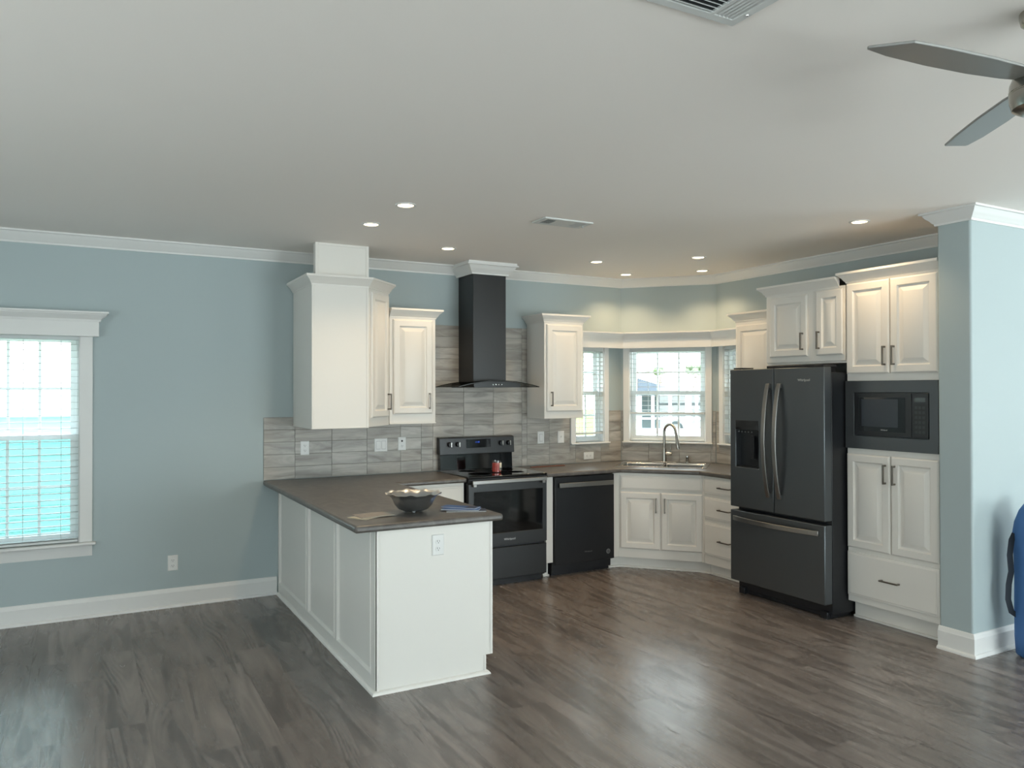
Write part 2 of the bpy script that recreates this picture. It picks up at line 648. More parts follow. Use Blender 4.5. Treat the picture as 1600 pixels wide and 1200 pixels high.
# crown moulding, baseboards
CROWN = [(0, -.084), (.010, -.084), (.013, -.072), (.022, -.064), (.034, -.048), (.050, -.034), (.058, -.020), (.064, -.014), (.076, -.012), (.076, 0), (0, 0)]
mb = MB()
mb.sweep([(XL, 0), CL, CR, (CR[0], PY0), (PX, PY0), (PX, PY1), (XE, PY1)], [(o, H + z) for o, z in CROWN])
struct(mb.build('trim_1', M['trim'], angle=25))
mb = MB()
mb.sweep([(2.955, -0.0), (2.955, -0.318), (3.291, -0.318), (3.291, -0.0)], [(o * 1.05, H - 0.018 + z * 1.06) for o, z in CROWN])
mb.box(2.957, 3.289, -0.316, -0.002, H - 0.03, H)
mb.box(2.957 - .072, 3.289 + .072, -.316 - .072, -.002, H - .018, H)
struct(mb.build('trim_2', M['trim'], angle=25))
BASE = [(0, 0), (.034, 0), (.032, .010), (.026, .017), (.016, .021), (.016, .112), (.013, .118), (.011, .128), (.006, .138), (0, .141)]
mb = MB(); mb.sweep([(XL, 0), (1.357, 0)], BASE)
struct(mb.build('baseboard_back', M['trim'], angle=25))
mb = MB(); mb.sweep([(PX, PY0 + 0.0), (PX, PY1), (XE, PY1)], BASE)
struct(mb.build('baseboard_partition', M['trim'], angle=25))


# ------------------------------------------------------------------ windows
def window(name, p0, p1, s0, s1, z0, z1, zm, cols, cas, stool=(0.03, 0.02, 0.0), apron=False, screen=False, casing_sides=True):
    """double-hung window in the wall p0->p1 with its casing; local x = along the wall"""
    root = bpy.data.objects.new(name, None)
    COL.objects.link(root)
    root.location = (p0[0], p0[1], 0)
    root.rotation_euler = (0, 0, ang(p0, p1))
    struct(root)
    # casing: two side boards and a head board
    mb = MB()
    for a, b in ((s0 - cas, s0), (s1, s1 + cas)):
        mb.box(a, b, -.018, 0, z0, z1 + .05)
    mb.box(s0, s1, -.018, 0, z1, z1 + .05)
    mb.build('casing', M['trim'], root, bevel=.004)
    # stool
    so, st_, sh = stool
    mb = MB()
    mb.box(s0 - cas - sh, s1 + cas + sh, -.018 - so, 0.0, z0 - st_, z0)
    mb.box(s0, s1, 0, .07, z0 - st_, z0)
    mb.build('sill', M['trim'], root, bevel=.005)
    if apron:
        mb = MB()
        mb.sweep([(s0 - cas, 0), (s1 + cas, 0)], [(0, z0 - st_ - .085), (.006, z0 - st_ - .085), (.010, z0 - st_ - .05), (.018, z0 - st_ - .02), (.022, z0 - st_), (0, z0 - st_)])
        mb.build('apron', M['trim'], root, angle=25)
    # vinyl frame in the reveal
    mb = MB()
    fr = .022
    mb.box(s0, s0 + fr, .05, .13, z0, z1); mb.box(s1 - fr, s1, .05, .13, z0, z1)
    mb.box(s0 + fr, s1 - fr, .05, .13, z1 - fr, z1); mb.box(s0 + fr, s1 - fr, .05, .13, z0, z0 + fr)
    mb.build('frame', M['vinyl'], root, bevel=.003)
    mb = MB()
    mb.box(s0, s0 + .006, -.002, .13, z0, z1); mb.box(s1 - .006, s1, -.002, .13, z0, z1); mb.box(s0 + .006, s1 - .006, -.002, .13, z1 - .006, z1)
    mb.build('jamb', M['trim'], root)
    # two sashes, each with muntins
    for (za, zb, y0, low) in ((zm - .02, z1 - fr, .098, False), (z0 + fr, zm + .02, .062, True)):
        a, b = s0 + fr, s1 - fr
        sw = .036
        mb = MB()
        mb.box(a, a + sw, y0, y0 + .03, za, zb); mb.box(b - sw, b, y0, y0 + .03, za, zb)
        mb.box(a + sw, b - sw, y0, y0 + .03, za, za + sw); mb.box(a + sw, b - sw, y0, y0 + .03, zb - sw, zb)
        ga, gb, gz0, gz1 = a + sw, b - sw, za + sw, zb - sw
        for k in range(1, cols):
            xx = ga + (gb - ga) * k / cols
            mb.box(xx - .009, xx + .009, y0 + .007, y0 + .023, gz0, gz1)
        zz = (gz0 + gz1) / 2
        mb.box(ga, gb, y0 + .008, y0 + .022, zz - .009, zz + .009)
        sash = mb.build('sash', M['vinyl'], root)
        mb = MB(); mb.box(ga - .004, gb + .004, y0 + .013, y0 + .017, gz0 - .004, gz1 + .004)
        mb.build('glass', M['glass'], sash)
        if low and screen:
            mb = MB(); mb.box(a, b, .125, .127, za, zb)
            mb.build('insect_screen', M['screen'], root)
    return root


window('window_1', (XL, 0), (CL[0], 0), W1[0] - XL, W1[1] - XL, W1[2], W1[3], 1.30, 3, .083, (.045, .018, .022), apron=True, screen=True)
window('window_2', (XL, 0), (CL[0], 0), 4.22 - XL, 4.565 - XL, B0, B1, 1.60, 2, .055, (.022, .017, .004))
window('window_3', CL, CR, .086, .84, B0, B1, 1.60, 3, .060, (.022, .017, .006))
window('window_4', CR, (CR[0], PY0), .105, .45, B0, B1, 1.60, 2, .055, (.022, .017, .004))

# rear glazing behind the camera (frames only, seen as reflections)
for nm, x0, x1 in (('door_1', 3.5, 6.9),):
    root = bpy.data.objects.new(nm, None); COL.objects.link(root); struct(root)
    root.location = (x0, YR, 0)
    mb = MB()
    wd = x1 - x0
    for a in (0, wd / 2 - .04, wd - .08):
        mb.box(a, a + .08, -.10, -.04, .08, 2.12)
    mb.box(0, wd, -.10, -.04, 2.12, 2.2); mb.box(0, wd, -.10, -.04, 0, .08)
    mb.build('frame', M['vinyl'], root)
    mb = MB(); mb.box(.08, wd - .08, -.072, -.068, .08, 2.12); mb.build('glass', M['glass'], root)
root = bpy.data.objects.new('window_5', None); COL.objects.link(root); struct(root)
root.location = (XE, -8.4, 0)
mb = MB()
for a in (0, 1.16, 2.32):
    mb.box(.04, .10, a, a + .08, .35, 2.15)
mb.box(.04, .10, .08, 2.32, .35, .43); mb.box(.04, .10, .08, 2.32, 2.07, 2.15)
mb.build('frame', M['vinyl'], root)
mb = MB(); mb.box(.068, .072, .08, 2.32, .43, 2.07); mb.build('glass', M['glass'], root)


root = bpy.data.objects.new('window_7', None); COL.objects.link(root); struct(root)
root.location = (.3, YR, 0)
mb = MB()
mb.box(0, .06, -.10, -.04, .9, 2.1); mb.box(1.34, 1.40, -.10, -.04, .9, 2.1); mb.box(.06, 1.34, -.10, -.04, .9, .96); mb.box(.06, 1.34, -.10, -.04, 2.04, 2.1)
mb.build('frame', M['vinyl'], root)
mb = MB(); mb.box(.06, 1.34, -.072, -.068, .96, 2.04); mb.build('glass', M['glass'], root)
for nm, yy, wy in (('added_window_1', -7.75, 1.7), ('added_window_2', -4.45, .95)):  # unseen left-wall windows, added for more light from that side
    root = bpy.data.objects.new(nm, None); COL.objects.link(root); struct(root)
    root.location = (XL, yy, 0)
    mb = MB()
    mb.box(-.10, -.04, 0, .06, .45, 2.15); mb.box(-.10, -.04, wy - .06, wy, .45, 2.15)
    mb.box(-.10, -.04, .06, wy - .06, .45, .51); mb.box(-.10, -.04, .06, wy - .06, 1.27, 1.33); mb.box(-.10, -.04, .06, wy - .06, 2.09, 2.15)
    mb.build('frame', M['vinyl'], root)
    mb = MB(); mb.box(-.072, -.068, .06, wy - .06, .51, 2.09); mb.build('glass', M['glass'], root)

# ------------------------------------------------------------------ blinds and cornices
def blind(label, p0, p1, s0, s1, ztop, zbot, stack, pitch=.0455, tilt=0.0, ncord=2, group=None, wand=False):
    root = thing('window_blind', label, 'blind', (p0[0], p0[1], 0), ang(p0, p1), group)
    y = .022
    mb = MB(); mb.box(s0 + .004, s1 - .004, y - .022, y + .026, ztop - .045, ztop - .002)
    mb.build('head_rail', M['blind'], root, bevel=.003)
    mb = MB()
    z = zbot + stack + .03
    hw = .024
    c_, s_ = math.cos(tilt), math.sin(tilt)
    def slat(z):
        P = [(-hw, -.0019), (hw, -.0019), (hw, .0019), (-hw, .0019)]
        mb.prism_x([(y + a * c_ - b * s_, z + a * s_ + b * c_) for a, b in P], s0 + .008, s1 - .008)
    zz = zbot + .026
    while zz < zbot + stack:
        slat(zz); zz += .0055
    while z < ztop - .055:
        slat(z); z += pitch
    mb.build('slats', M['blind'], root, smooth=False)
    mb = MB(); mb.box(s0 + .008, s1 - .008, y - .026, y + .026, zbot + .004, zbot + .022)
    mb.build('bottom_rail', M['blind'], root, bevel=.003)
    for k in range(ncord):
        xx = s0 + (s1 - s0) * (k + .5) / ncord
        mb = MB()
        for dy in (-.0265, .0265):
            mb.tube([(xx, y + dy, zbot + .01), (xx, y + dy, ztop - .04)], .0013, 6)
        mb.build('ladder_cord', M['cord'], root)
    if wand:
        mb = MB(); mb.tube([(s0 + .085, y - .032, ztop - .05), (s0 + .085, y - .034, ztop - .42)], .004, 8)
        mb.build('tilt_wand', M['cord'], root)
    return root


blind('white slatted blind lowered over the teal house view beside the blank wall', (XL, 0), (CL[0], 0), W1[0] - XL, W1[1] - XL, W1[3], W1[2], .0, pitch=.0463, ncord=3)
blind('narrow white blind fully lowered, partly behind the cabinet by the hood', (XL, 0), (CL[0], 0), 4.22 - XL, 4.565 - XL, B1, B0 + .075, .0, pitch=.0435, tilt=-.06)
blind('white blind half raised in the window behind the sink faucet', CL, CR, .086, .84, B1, 1.385, .012, pitch=.047, wand=True)
blind('narrow white blind beside the refrigerator, seen as a thin strip', CR, (CR[0], PY0), .105, .45, B1, B0 + .075, .0, pitch=.0435, tilt=-.06)

t = thing('window_cornice', 'white boxed wooden cornice above the window beside the blank wall', 'cornice', (0, 0, 0))
mb = MB(); mb.box(-.845, .092, -.085, -.002, 2.02, 2.135)
mb.build('board', M['trim'], t, bevel=.003)
mb = MB()
mb.sweep([(-.845, 0), (-.845, -.085), (.092, -.085), (.092, 0)], [(0, 2.125), (.008, 2.125), (.012, 2.14), (.030, 2.158), (.048, 2.172), (.052, 2.18), (.06, 2.182), (.06, 2.194), (0, 2.194)])
mb.box(-.845, .092, -.085, -.002, 2.185, 2.194)
mb.build('crown', M['trim'], t, angle=25)

t = thing('window_cornice', 'white cornice bent around the three bay windows above the sink', 'cornice', (0, 0, 0))
mb = MB()
path = [(4.10, 0), CL, CR, (CR[0], -1.28)]
mb.sweep(path, [(.085, 2.047), (.10, 2.047), (.10, 2.15), (.085, 2.15)])
mb.build('board', M['trim'], t, bevel=.002)
mb = MB()
mb.sweep(path, [(.003, 2.135), (.10, 2.135), (.106, 2.15), (.115, 2.165), (.126, 2.18), (.13, 2.19), (.135, 2.192), (.135, 2.206), (.003, 2.206)])
mb.build('crown', M['trim'], t, angle=25)


# ------------------------------------------------------------------ tiled backsplash
def tile_wall(mb, p0, p1, s0, s1, z0, z1, blocks=(), phase=0.0, tw=.3025, th=.0998):
    mb.xf = frame2(p0, p1)
    def clip(a, b, c, d):
        parts = [(a, b, c, d)]
        for (h0, h1, k0, k1) in blocks:
            nxt = []
            for (a_, b_, c_, d_) in parts:
                if h1 <= a_ or h0 >= b_ or k1 <= c_ or k0 >= d_:
                    nxt.append((a_, b_, c_, d_)); continue
                if a_ < h0: nxt.append((a_, h0, c_, d_))
                if b_ > h1: nxt.append((h1, b_, c_, d_))
                m0, m1 = max(a_, h0), min(b_, h1)
                if c_ < k0: nxt.append((m0, m1, c_, k0))
                if d_ > k1: nxt.append((m0, m1, k1, d_))
            parts = nxt
        return parts
    n0 = math.floor((s0 - phase) / tw)
    i = n0
    g = .0011
    while phase + i * tw < s1:
        a, b = max(s0, phase + i * tw), min(s1, phase + (i + 1) * tw)
        z = z0
        while z < z1 - .004:
            d = min(z + th, z1)
            for (a_, b_, c_, d_) in clip(a + g, b - g, z + g, d - g):
                if b_ - a_ > .004 and d_ - c_ > .004:
                    mb.mi = 0
                    mb.rings(a_, b_, c_, d_, [(0, -.0075), (.0015, -.009)], -.001)
            z += th
        i += 1
    mb.mi = 1
    for (a_, b_, c_, d_) in clip(s0, s1, z0, z1):
        mb.box(a_, b_, -.0055, -.0005, c_, d_)


mb = MB()
cz = .916
o_ = -XL
sp = [(2.60 + o_, 3.70 + o_)]
tile_wall(mb, (XL, 0), CL, 1.253 + o_, 2.60 + o_, cz, 1.415, phase=1.2005 + o_ - .0025)
tile_wall(mb, (XL, 0), CL, 2.60 + o_, 3.676 + o_, cz, 2.2135, phase=1.198 + o_)
tile_wall(mb, (XL, 0), CL, 3.676 + o_, 4.775 + o_, cz, 1.425, [(4.158 + o_, 4.628 + o_, 1.093, 3)], phase=1.198 + o_)
tile_wall(mb, CL, CR, .006, DL - .006, cz, 1.425, [(.020, .906, 1.093, 3)], phase=-.02)
tile_wall(mb, CR, (CR[0], PY0), .006, 1.06, cz, 1.425, [(.044, .511, 1.093, 3)], phase=-.05)
mb.xf = None
tag(mb.build('backsplash', [M['tile'], M['grout']], smooth=False), 'grey wood-veined stacked tile backsplash running behind range and sink', 'backsplash')


# ------------------------------------------------------------------ worktops
def edge_bevel(o, w_=.014):
    o.modifiers['bevel'].width = w_
    o.modifiers['bevel'].segments = 4
    return o


mb = MB()
mb.prism([(1.247, -.011), (1.247, -2.42), (2.13, -2.42), (2.13, -.652), (2.740, -.652), (2.740, -.011)], .876, .915)
tag(edge_bevel(mb.build('worktop', M['counter'], bevel=.014)), 'dark grey stone-look worktop on the peninsula under the silver bowl', 'worktop')
n_ = Vector((-(CR[1] - CL[1]) * -1, 0))
dv = Vector((CR[0] - CL[0], CR[1] - CL[1])) / DL
nv = Vector((dv.y, -dv.x))                          # into the room


def dp(s, o):                                       # point s along the cut-off wall, o into the room
    return (CL[0] + dv.x * s + nv.x * o, CL[1] + dv.y * s + nv.y * o)


def on_diag_y(o, y):
    s = (y - CL[1] - nv.y * o) / dv.y
    return dp(s, o)


def on_diag_x(o, x):
    s = (x - CL[0] - nv.x * o) / dv.x
    return dp(s, o)


mb = MB()
eps = .011
SO0, SO1, SS0, SS1 = .095, .61, .055, .875         # sink cut-out: offsets from the wall, span along it
outer = [(3.502, -.652), on_diag_y(.80, -.652), on_diag_x(.80, 4.765), (4.765, -1.745)]
back = [(CR[0] - eps, -1.745), on_diag_x(eps, CR[0] - eps), on_diag_y(eps, -eps), (3.502, -eps)]
hole = [dp(SS0 - .002, SO1 + .002), dp(SS1 + .002, SO1 + .002), dp(SS1 + .002, SO0 - .002), dp(SS0 - .002, SO0 - .002)]
bmv = bmesh.new()
def addz(z):
    o = [bmv.verts.new((p[0], p[1], z)) for p in outer]
    b = [bmv.verts.new((p[0], p[1], z)) for p in back]
    h = [bmv.verts.new((p[0], p[1], z)) for p in hole]
    return o, b, h
o1, b1, h1 = addz(.915)
o0, b0, h0 = addz(.876)
def capf(o, b, h):
    # pieces around the hole
    bmv.faces.new([o[0], o[1], h[0], h[3], b[2], b[3]])
    bmv.faces.new([o[1], o[2], h[1], h[0]])
    bmv.faces.new([o[2], o[3], b[0], b[1], h[2], h[1]])
    bmv.faces.new([b[1], b[2], h[3], h[2]])
capf(o1, b1, h1); capf(o0, b0, h0)
ring1, ring0 = o1 + b1, o0 + b0
for k in range(8):
    q = (k + 1) % 8
    bmv.faces.new([ring0[k], ring0[q], ring1[q], ring1[k]])
for k in range(4):
    q = (k + 1) % 4
    bmv.faces.new([h0[k], h0[q], h1[q], h1[k]])
bmesh.ops.recalc_face_normals(bmv, faces=bmv.faces)
me = bpy.data.meshes.new('worktop'); bmv.to_mesh(me); bmv.free()
me.materials.append(M['counter'])
for p in me.polygons:
    p.use_smooth = True
me.set_sharp_from_angle(angle=math.radians(35))
o = bpy.data.objects.new('worktop', me); COL.objects.link(o)
b = o.modifiers.new('bevel', 'BEVEL'); b.width = .012; b.segments = 4; b.limit_method = 'ANGLE'; b.angle_limit = math.radians(50)
tag(o, 'dark grey stone-look worktop around the sink, from range to refrigerator', 'worktop')


# ------------------------------------------------------------------ cabinets
def pull(parent, x, z, y, length=.132, vertical=True, name='handle'):
    mb = MB()
    h = length / 2
    if vertical:
        mb.box(x - .005, x + .005, y - .034, y - .024, z - h, z + h)
        mb.box(x - .005, x + .005, y - .025, y + .001, z + h - .012, z + h)
        mb.box(x - .005, x + .005, y - .025, y + .001, z - h, z - h + .012)
    else:
        mb.box(x - h, x + h, y - .034, y - .024, z - .005, z + .005)
        mb.box(x - h, x - h + .012, y - .025, y + .001, z - .005, z + .005)
        mb.box(x + h - .012, x + h, y - .025, y + .001, z - .005, z + .005)
    return mb.build(name, M['pull'], parent, bevel=.0015)


def add_door(root, x0, x1, z0, z1, y, handle=None):
    mb = MB(); mb.door(x0, x1, z0, z1, y)
    d = mb.build('door', M['cab'], root, angle=20)
    if handle:
        pull(d, handle[0], handle[1], y)
    return d


def add_drawer(root, x0, x1, z0, z1, y, handle=True, name='drawer'):
    mb = MB(); mb.slab(x0, x1, z0, z1, y)
    d = mb.build(name, M['cab'], root, angle=20)
    if handle:
        pull(d, (x0 + x1) / 2, (z0 + z1) / 2, y, .14, False)
    return d


CABCROWN = [(0, 0), (.006, 0), (.008, .010), (.016, .018), (.026, .036), (.042, .050), (.048, .058), (.054, .060), (.054, .076), (0, .076)]


def add_crown(root, path, z, side=1, h=1.0, top=None):
    mb = MB(); mb.sweep(path, [(o, z + zz * h) for o, zz in CABCROWN], side=side)
    if top:
        mb.prism(top, z + .064 * h, z + .0759 * h)
    return mb.build('crown', M['cab'], root, angle=25)


# corner wall cabinet, diagonal front
t = thing('corner_wall_cabinet', 'tall white corner wall cabinet with a blank end panel and slim angled door', 'cabinet', (1.485, 0, 1.348))
cw, cd = .70, .61                                   # along the wall / out from the wall
PN = .435                                           # width of the end face
Z1c = 1.085
poly = [(0, -.012), (0, -cd), (PN, -cd), (cw, -.33), (cw, -.012)]
mb = MB(); mb.prism(poly, .0, Z1c)
mb.build('carcass', M['cab'], t, bevel=.002)
mb = MB(); mb.box(-.004, .014, -cd - .004, -cd + .012, -.004, Z1c); mb.box(PN - .016, PN + .002, -cd - .004, -cd + .004, -.004, Z1c)
mb.box(-.004, PN + .002, -cd - .003, -.014, -.006, .004)
mb.build('edge_bead', M['cab'], t, bevel=.002)
p0, p1 = Vector((PN, -cd)), Vector((cw, -.33))
fl = (p1 - p0).length
mb = MB(frame2(p0, p1)); mb.door(.030, fl - .030, .07, Z1c - .035, -.019)
d = mb.build('door', M['cab'], t, angle=20)
mb = MB(frame2(p0, p1))
hx = fl - .062
for q in ((hx - .005, hx + .005, -.053, -.043, .125, .257), (hx - .005, hx + .005, -.044, -.018, .245, .257), (hx - .005, hx + .005, -.044, -.018, .125, .137)):
    mb.box(*q)
mb.build('handle', M['pull'], d, bevel=.0015)
add_crown(t, [(0, -.012), (0, -cd), (PN, -cd), (cw, -.33), (cw, -.012)], Z1c - .012, top=poly)

t = thing('duct_chase', 'white boxed chase rising from the tall corner cabinet to the ceiling', 'chase', (1.525, 0, 2.499))
mb = MB(); mb.box(0, .405, -.565, -.49, 0, H - 2.500)
mb.build('panel', M['cab'], t, bevel=.002)
mb = MB()
mb.box(-.006, .016, -.571, -.562, 0, H - 2.500); mb.box(.389, .411, -.571, -.562, 0, H - 2.500); mb.box(.016, .389, -.571, -.562, H - 2.518, H - 2.500)
mb.build('edge_bead', M['cab'], t, bevel=.002)


def wall_cab(label, loc, rot, w_, dep, z0, z1, doors, crown_path, top, xs=0.0):
    t = thing('wall_cabinet', label, 'cabinet', (loc[0], loc[1], z0), rot)
    hh = z1 - z0
    mb = MB(); mb.box(xs, w_, .0, dep, 0, hh)
    mb.build('carcass', M['cab'], t, bevel=.002)
    for (a, b, za, zb, hd) in doors:
        add_door(t, a, b, za - z0, zb - z0, -.0195, (hd[0], hd[1] - z0) if hd else None)
    if crown_path:
        add_crown(t, crown_path, hh - .012, top=top)
    return t


# between corner cabinet and hood
t = wall_cab('short white wall cabinet between the tall corner cabinet and the range hood', (2.19, -.33), 0, .408, .318, 1.362, 2.243,
             [(.030, .376, 1.435, 2.215, (.345, 1.542))],
             [(0.0, 0), (.408, 0), (.408, .318)], [(0, 0), (.408, 0), (.408, .318), (0, .318)])
mb = MB(); mb.box(0, .412, -.006, .316, -.010, .0)
mb.build('light_rail', M['cab'], t, bevel=.002)
# right of hood
t = wall_cab('white wall cabinet right of the range hood, beside the bay window', (3.672, -.33), 0, .424, .318, 1.37, 2.262,
             [(.022, .402, 1.435, 2.232, (.062, 1.55))],
             [(0, .318), (0, 0), (.424, 0), (.424, .318)], [(0, 0), (.424, 0), (.424, .318), (0, .318)])
# right wall: local x -> world -y, local -y -> world -x
RR = -PI / 2
t = wall_cab('narrow white wall cabinet left of the refrigerator top, beside the bay', (5.09, -1.282), RR, .462, .316, 1.37, 2.245,
             [(.022, .442, 1.43, 2.20, None)],
             [(0, .316), (0, 0), (.462, 0)], [(0, 0), (.462, 0), (.462, .316), (0, .316)])
t = wall_cab('white two-door wall cabinet mounted above the refrigerator', (4.80, -1.912), RR, .738, .612, 1.842, 2.385,
             [(.045, .412, 1.885, 2.352, (.375, 1.998)), (.492, .728, 1.885, 2.362, (.525, 1.998))],
             [(0, .3), (0, 0), (.690, 0)], [(0, 0), (.690, 0), (.690, .612), (0, .612)])
mb = MB(); mb.box(.0, .738, .012, .06, -.018, .0); mb.build('light_rail', M['cab'], t, bevel=.002)

# tall pantry with microwave niche
t = thing('pantry_cabinet', 'tall white cabinet housing the microwave, between refrigerator and blue wall end', 'cabinet', (4.80, -2.664, 0), RR)
TW = .704
mb = MB()
mb.grid([0, .012, .684, TW], [.125, 1.222, 1.686, 2.405], lambda i, j: (.45, 0) if (i == 1 and j == 1) else (0.0, 0), .612)
mb.build('carcass', M['cab'], t, bevel=.0015)
for (a, b, hx) in ((.006, .344, .314), (.352, .688, .383)):
    add_door(t, a, b, 1.742, 2.385, -.0195, (hx, 1.862))
    add_door(t, a, b, .512, 1.176, -.0195, (hx, 1.052))
add_drawer(t, .006, .688, .172, .480, -.0195)
mb = MB(); mb.box(0, TW, .072, .60, 0, .125)
mb.box(0, TW, .055, .072, 0, .016)
mb.build('toe_kick', M['cab'], t, bevel=.003)
add_crown(t, [(0, .3), (0, 0), (TW + .004, 0)], 2.393, top=[(0, 0), (TW, 0), (TW, .612), (0, .612)])

# microwave with its trim kit
t = thing('microwave', 'black built-in microwave with black trim kit in the tall white cabinet', 'microwave', (4.80, -2.673, 1.224), RR)
mh = .460
mb = MB()
mb.grid([-.010, .062, .622, .682], [-.008, .082, .386, mh + .008], lambda i, j: (-.004, 0) if (i == 1 and j == 1) else (-.022, 0), -.001)
mb.build('trim_kit', M['black_steel'], t, bevel=.002)
mb = MB(); mb.box(.070, .602, .0, .40, .09, .378)
mb.build('body', M['black_paint'], t)
mb = MB(); mb.box(.068, .500, -.024, -.005, .087, .381)
dr = mb.build('door', M['dark_panel'], t, bevel=.002)
mb = MB(); mb.box(.105, .455, -.0255, -.024, .118, .352); mb.build('door_glass', M['black_glass'], dr)
mb = MB(); mb.box(.125, .405, -.0262, -.0253, .150, .340); mb.build('window_mesh', mat('microwave_window', (44, 50, 58), 0.25), dr)
mb = MB(); mb.box(.503, .617, -.024, -.005, .087, .381)
cp = mb.build('control_panel', M['dark_panel'], t, bevel=.002)
mb = MB(); mb.box(.522, .598, -.0252, -.024, .325, .352); mb.build('display', mat('lcd_grey', (62, 72, 70), 0.2), cp)
mb = MB()
for r in range(6):
    for c in range(3):
        mb.box(.524 + c * .026, .543 + c * .026, -.0248, -.024, .118 + r * .032, .136 + r * .032)
mb.build('buttons', mat('button_grey', (56, 62, 62), 0.4), cp)
text('brand_lettering', 'Whirlpool', .012, (.30, -.0266, .130), t, M['logo'])

# sink base across the cut corner
th = ang(CL, CR)
pl = on_diag_y(.77, -.61)
t = thing('sink_base_cabinet', 'white angled cabinet with two doors below the sink', 'cabinet', (*dp(0, .77), 0), th)
s0 = (Vector(pl) - Vector(dp(0, .77))).dot(dv)
pr = on_diag_x(.77, 4.80)
s1 = (Vector(pr) - Vector(dp(0, .77))).dot(dv)
def loc2(p):
    v = Vector(p) - Vector(dp(0, .77))
    return (v.dot(dv), -v.dot(nv))
body = [loc2(pl), loc2(pr), loc2((4.80, -1.188)), loc2((5.35, -1.188)), loc2(on_diag_x(.03, 5.35)), loc2(on_diag_y(.03, -.05)), loc2((4.226, -.05)), loc2((4.226, -.61))]
body = [(s0, 0), (s1, 0), loc2((4.80, -1.186)), loc2((5.35, -1.186)), (.88, .70), (.0, .70), loc2((4.228, -.06)), loc2((4.228, -.61))]
mb = MB(); mb.prism(body, .105, .700)
mb.box(s0, s1, 0, .018, .700, .876)
mb.prism([loc2((4.228, -.61)), (s0, 0), (s0, .018), loc2((4.228, -.59))], .70, .876)
mb.prism([(s1, 0), loc2((4.80, -1.186)), loc2((4.82, -1.186)), (s1, .018)], .70, .876)
mb.build('carcass', M['cab'], t)
mb = MB(); mb.slab(.138, .868, .722, .850, -.0195); mb.build('false_front', M['cab'], t, angle=20)
add_door(t, .136, .497, .188, .702, -.0195, (.462, .590))
add_door(t, .505, .868, .188, .702, -.0195, (.540, .590))
mb = MB(); mb.prism([(s0 + .01, .075), (s1 - .02, .075), loc2((4.872, -1.186)), loc2((5.2, -1.186)), (.5, .6), loc2((4.228, -.10)), loc2((4.228, -.535))], 0, .105)
mb.build('toe_kick', M['cab'], t, bevel=.002)
mb = MB(); mb.sweep([loc2((4.228, -.536)), (s0 + .008, .074), (s1 - .022, .074), loc2((4.871, -1.186))], [(0, 0), (.016, 0), (.012, .012), (0, .017)])
mb.build('shoe_molding', M['cab'], t)

# drawer base beside the refrigerator
t = thing('drawer_cabinet', 'white base cabinet with three stacked drawers, half hidden by the refrigerator', 'cabinet', (4.80, -1.19, 0), RR)
mb = MB(); mb.box(0, .55, 0, .60, .105, .874); mb.build('carcass', M['cab'], t, bevel=.002)
for za, zb in ((.722, .852), (.503, .690), (.186, .468)):
    add_drawer(t, .012, .535, za, zb, -.0195)
mb = MB(); mb.box(0, .55, .072, .55, 0, .105); mb.box(0, .55, .056, .072, 0, .016); mb.build('toe_kick', M['cab'], t, bevel=.002)

# filler stile between range and dishwasher
t = thing('cabinet_filler', 'slim white filler upright between range and dishwasher', 'cabinet', (3.512, 0, 0))
mb = MB(); mb.box(0, .072, -.615, -.05, .128, .875); mb.build('panel', M['cab'], t, bevel=.002)
mb = MB(); mb.box(.010, .062, -.545, -.05, 0, .128); mb.box(.004, .068, -.56, -.545, 0, .016); mb.build('toe_kick', M['cab'], t, bevel=.002)

# base cabinet between peninsula and range
t = thing('base_cabinet', 'white base cabinet with one drawer between peninsula and range', 'cabinet', (2.085, 0, 0))
mb = MB(); mb.box(0, .645, -.61, -.02, .105, .875); mb.build('carcass', M['cab'], t, bevel=.002)
add_drawer(t, .055, .632, .700, .850, -.6295)
add_door(t, .055, .632, .14, .685, -.6295, (.095, .60))
mb = MB(); mb.box(0, .645, -.535, -.02, 0, .105); mb.build('toe_kick', M['cab'], t)

# peninsula
t = thing('peninsula_cabinet', 'long white peninsula cabinet with panelled back and outlet in its blank end', 'cabinet', (1.37, 0, 0))
PL = 2.385
mb = MB()
mb.box(.012, .69, -PL + .012, -.02, .108, .875)
mb.box(.012, .655, -PL + .012, -.02, 0, .108)
mb.build('carcass', M['cab'], t, bevel=.002)
mb = MB(frame2((0, 0), (0, -PL)))                   # local x runs toward the camera, -y faces the blank side
cuts = [.002, .935, 1.637, PL]
mb.box(.002, PL, -.002, .010, .0, .09)
mb.box(.002, PL, -.002, .010, .855, .875)
for k in range(3):
    a, b = cuts[k], cuts[k + 1]
    e0 = .048 if k == 0 else .030
    e1 = .075 if k == 2 else .030
    mb.box(a, a + e0, -.002, .010, .09, .855); mb.box(b - e1, b, -.002, .010, .09, .855)
    mb.rings(a + e0 - .004, b - e1 + .004, .086, .859, [(0, -.004), (.004, -.007), (.008, -.007), (.014, .0), (.020, .009)], .010)
mb.build('back_panel', M['cab'], t)
mb = MB()
mb.prism_x([(-PL + .012, .0), (-PL, .0), (-PL, .875), (-PL + .012, .875)], 0.0, .662)
mb.box(.662, .704, -PL, -PL + .012, .108, .875)
mb.build('end_panel', M['cab'], t)
mb = MB()
mb.box(.004, .020, -PL - .006, -PL, .018, .875); mb.build('edge_bead', M['cab'], t, bevel=.003)
mb = MB(); mb.box(.688, .704, -PL - .004, -PL, .108, .875); mb.box(.648, .662, -PL - .004, -PL, .018, .108); mb.box(.662, .704, -PL - .004, -PL, .108, .112)
mb.build('edge_bead', M['cab'], t, bevel=.003)
mb = MB()
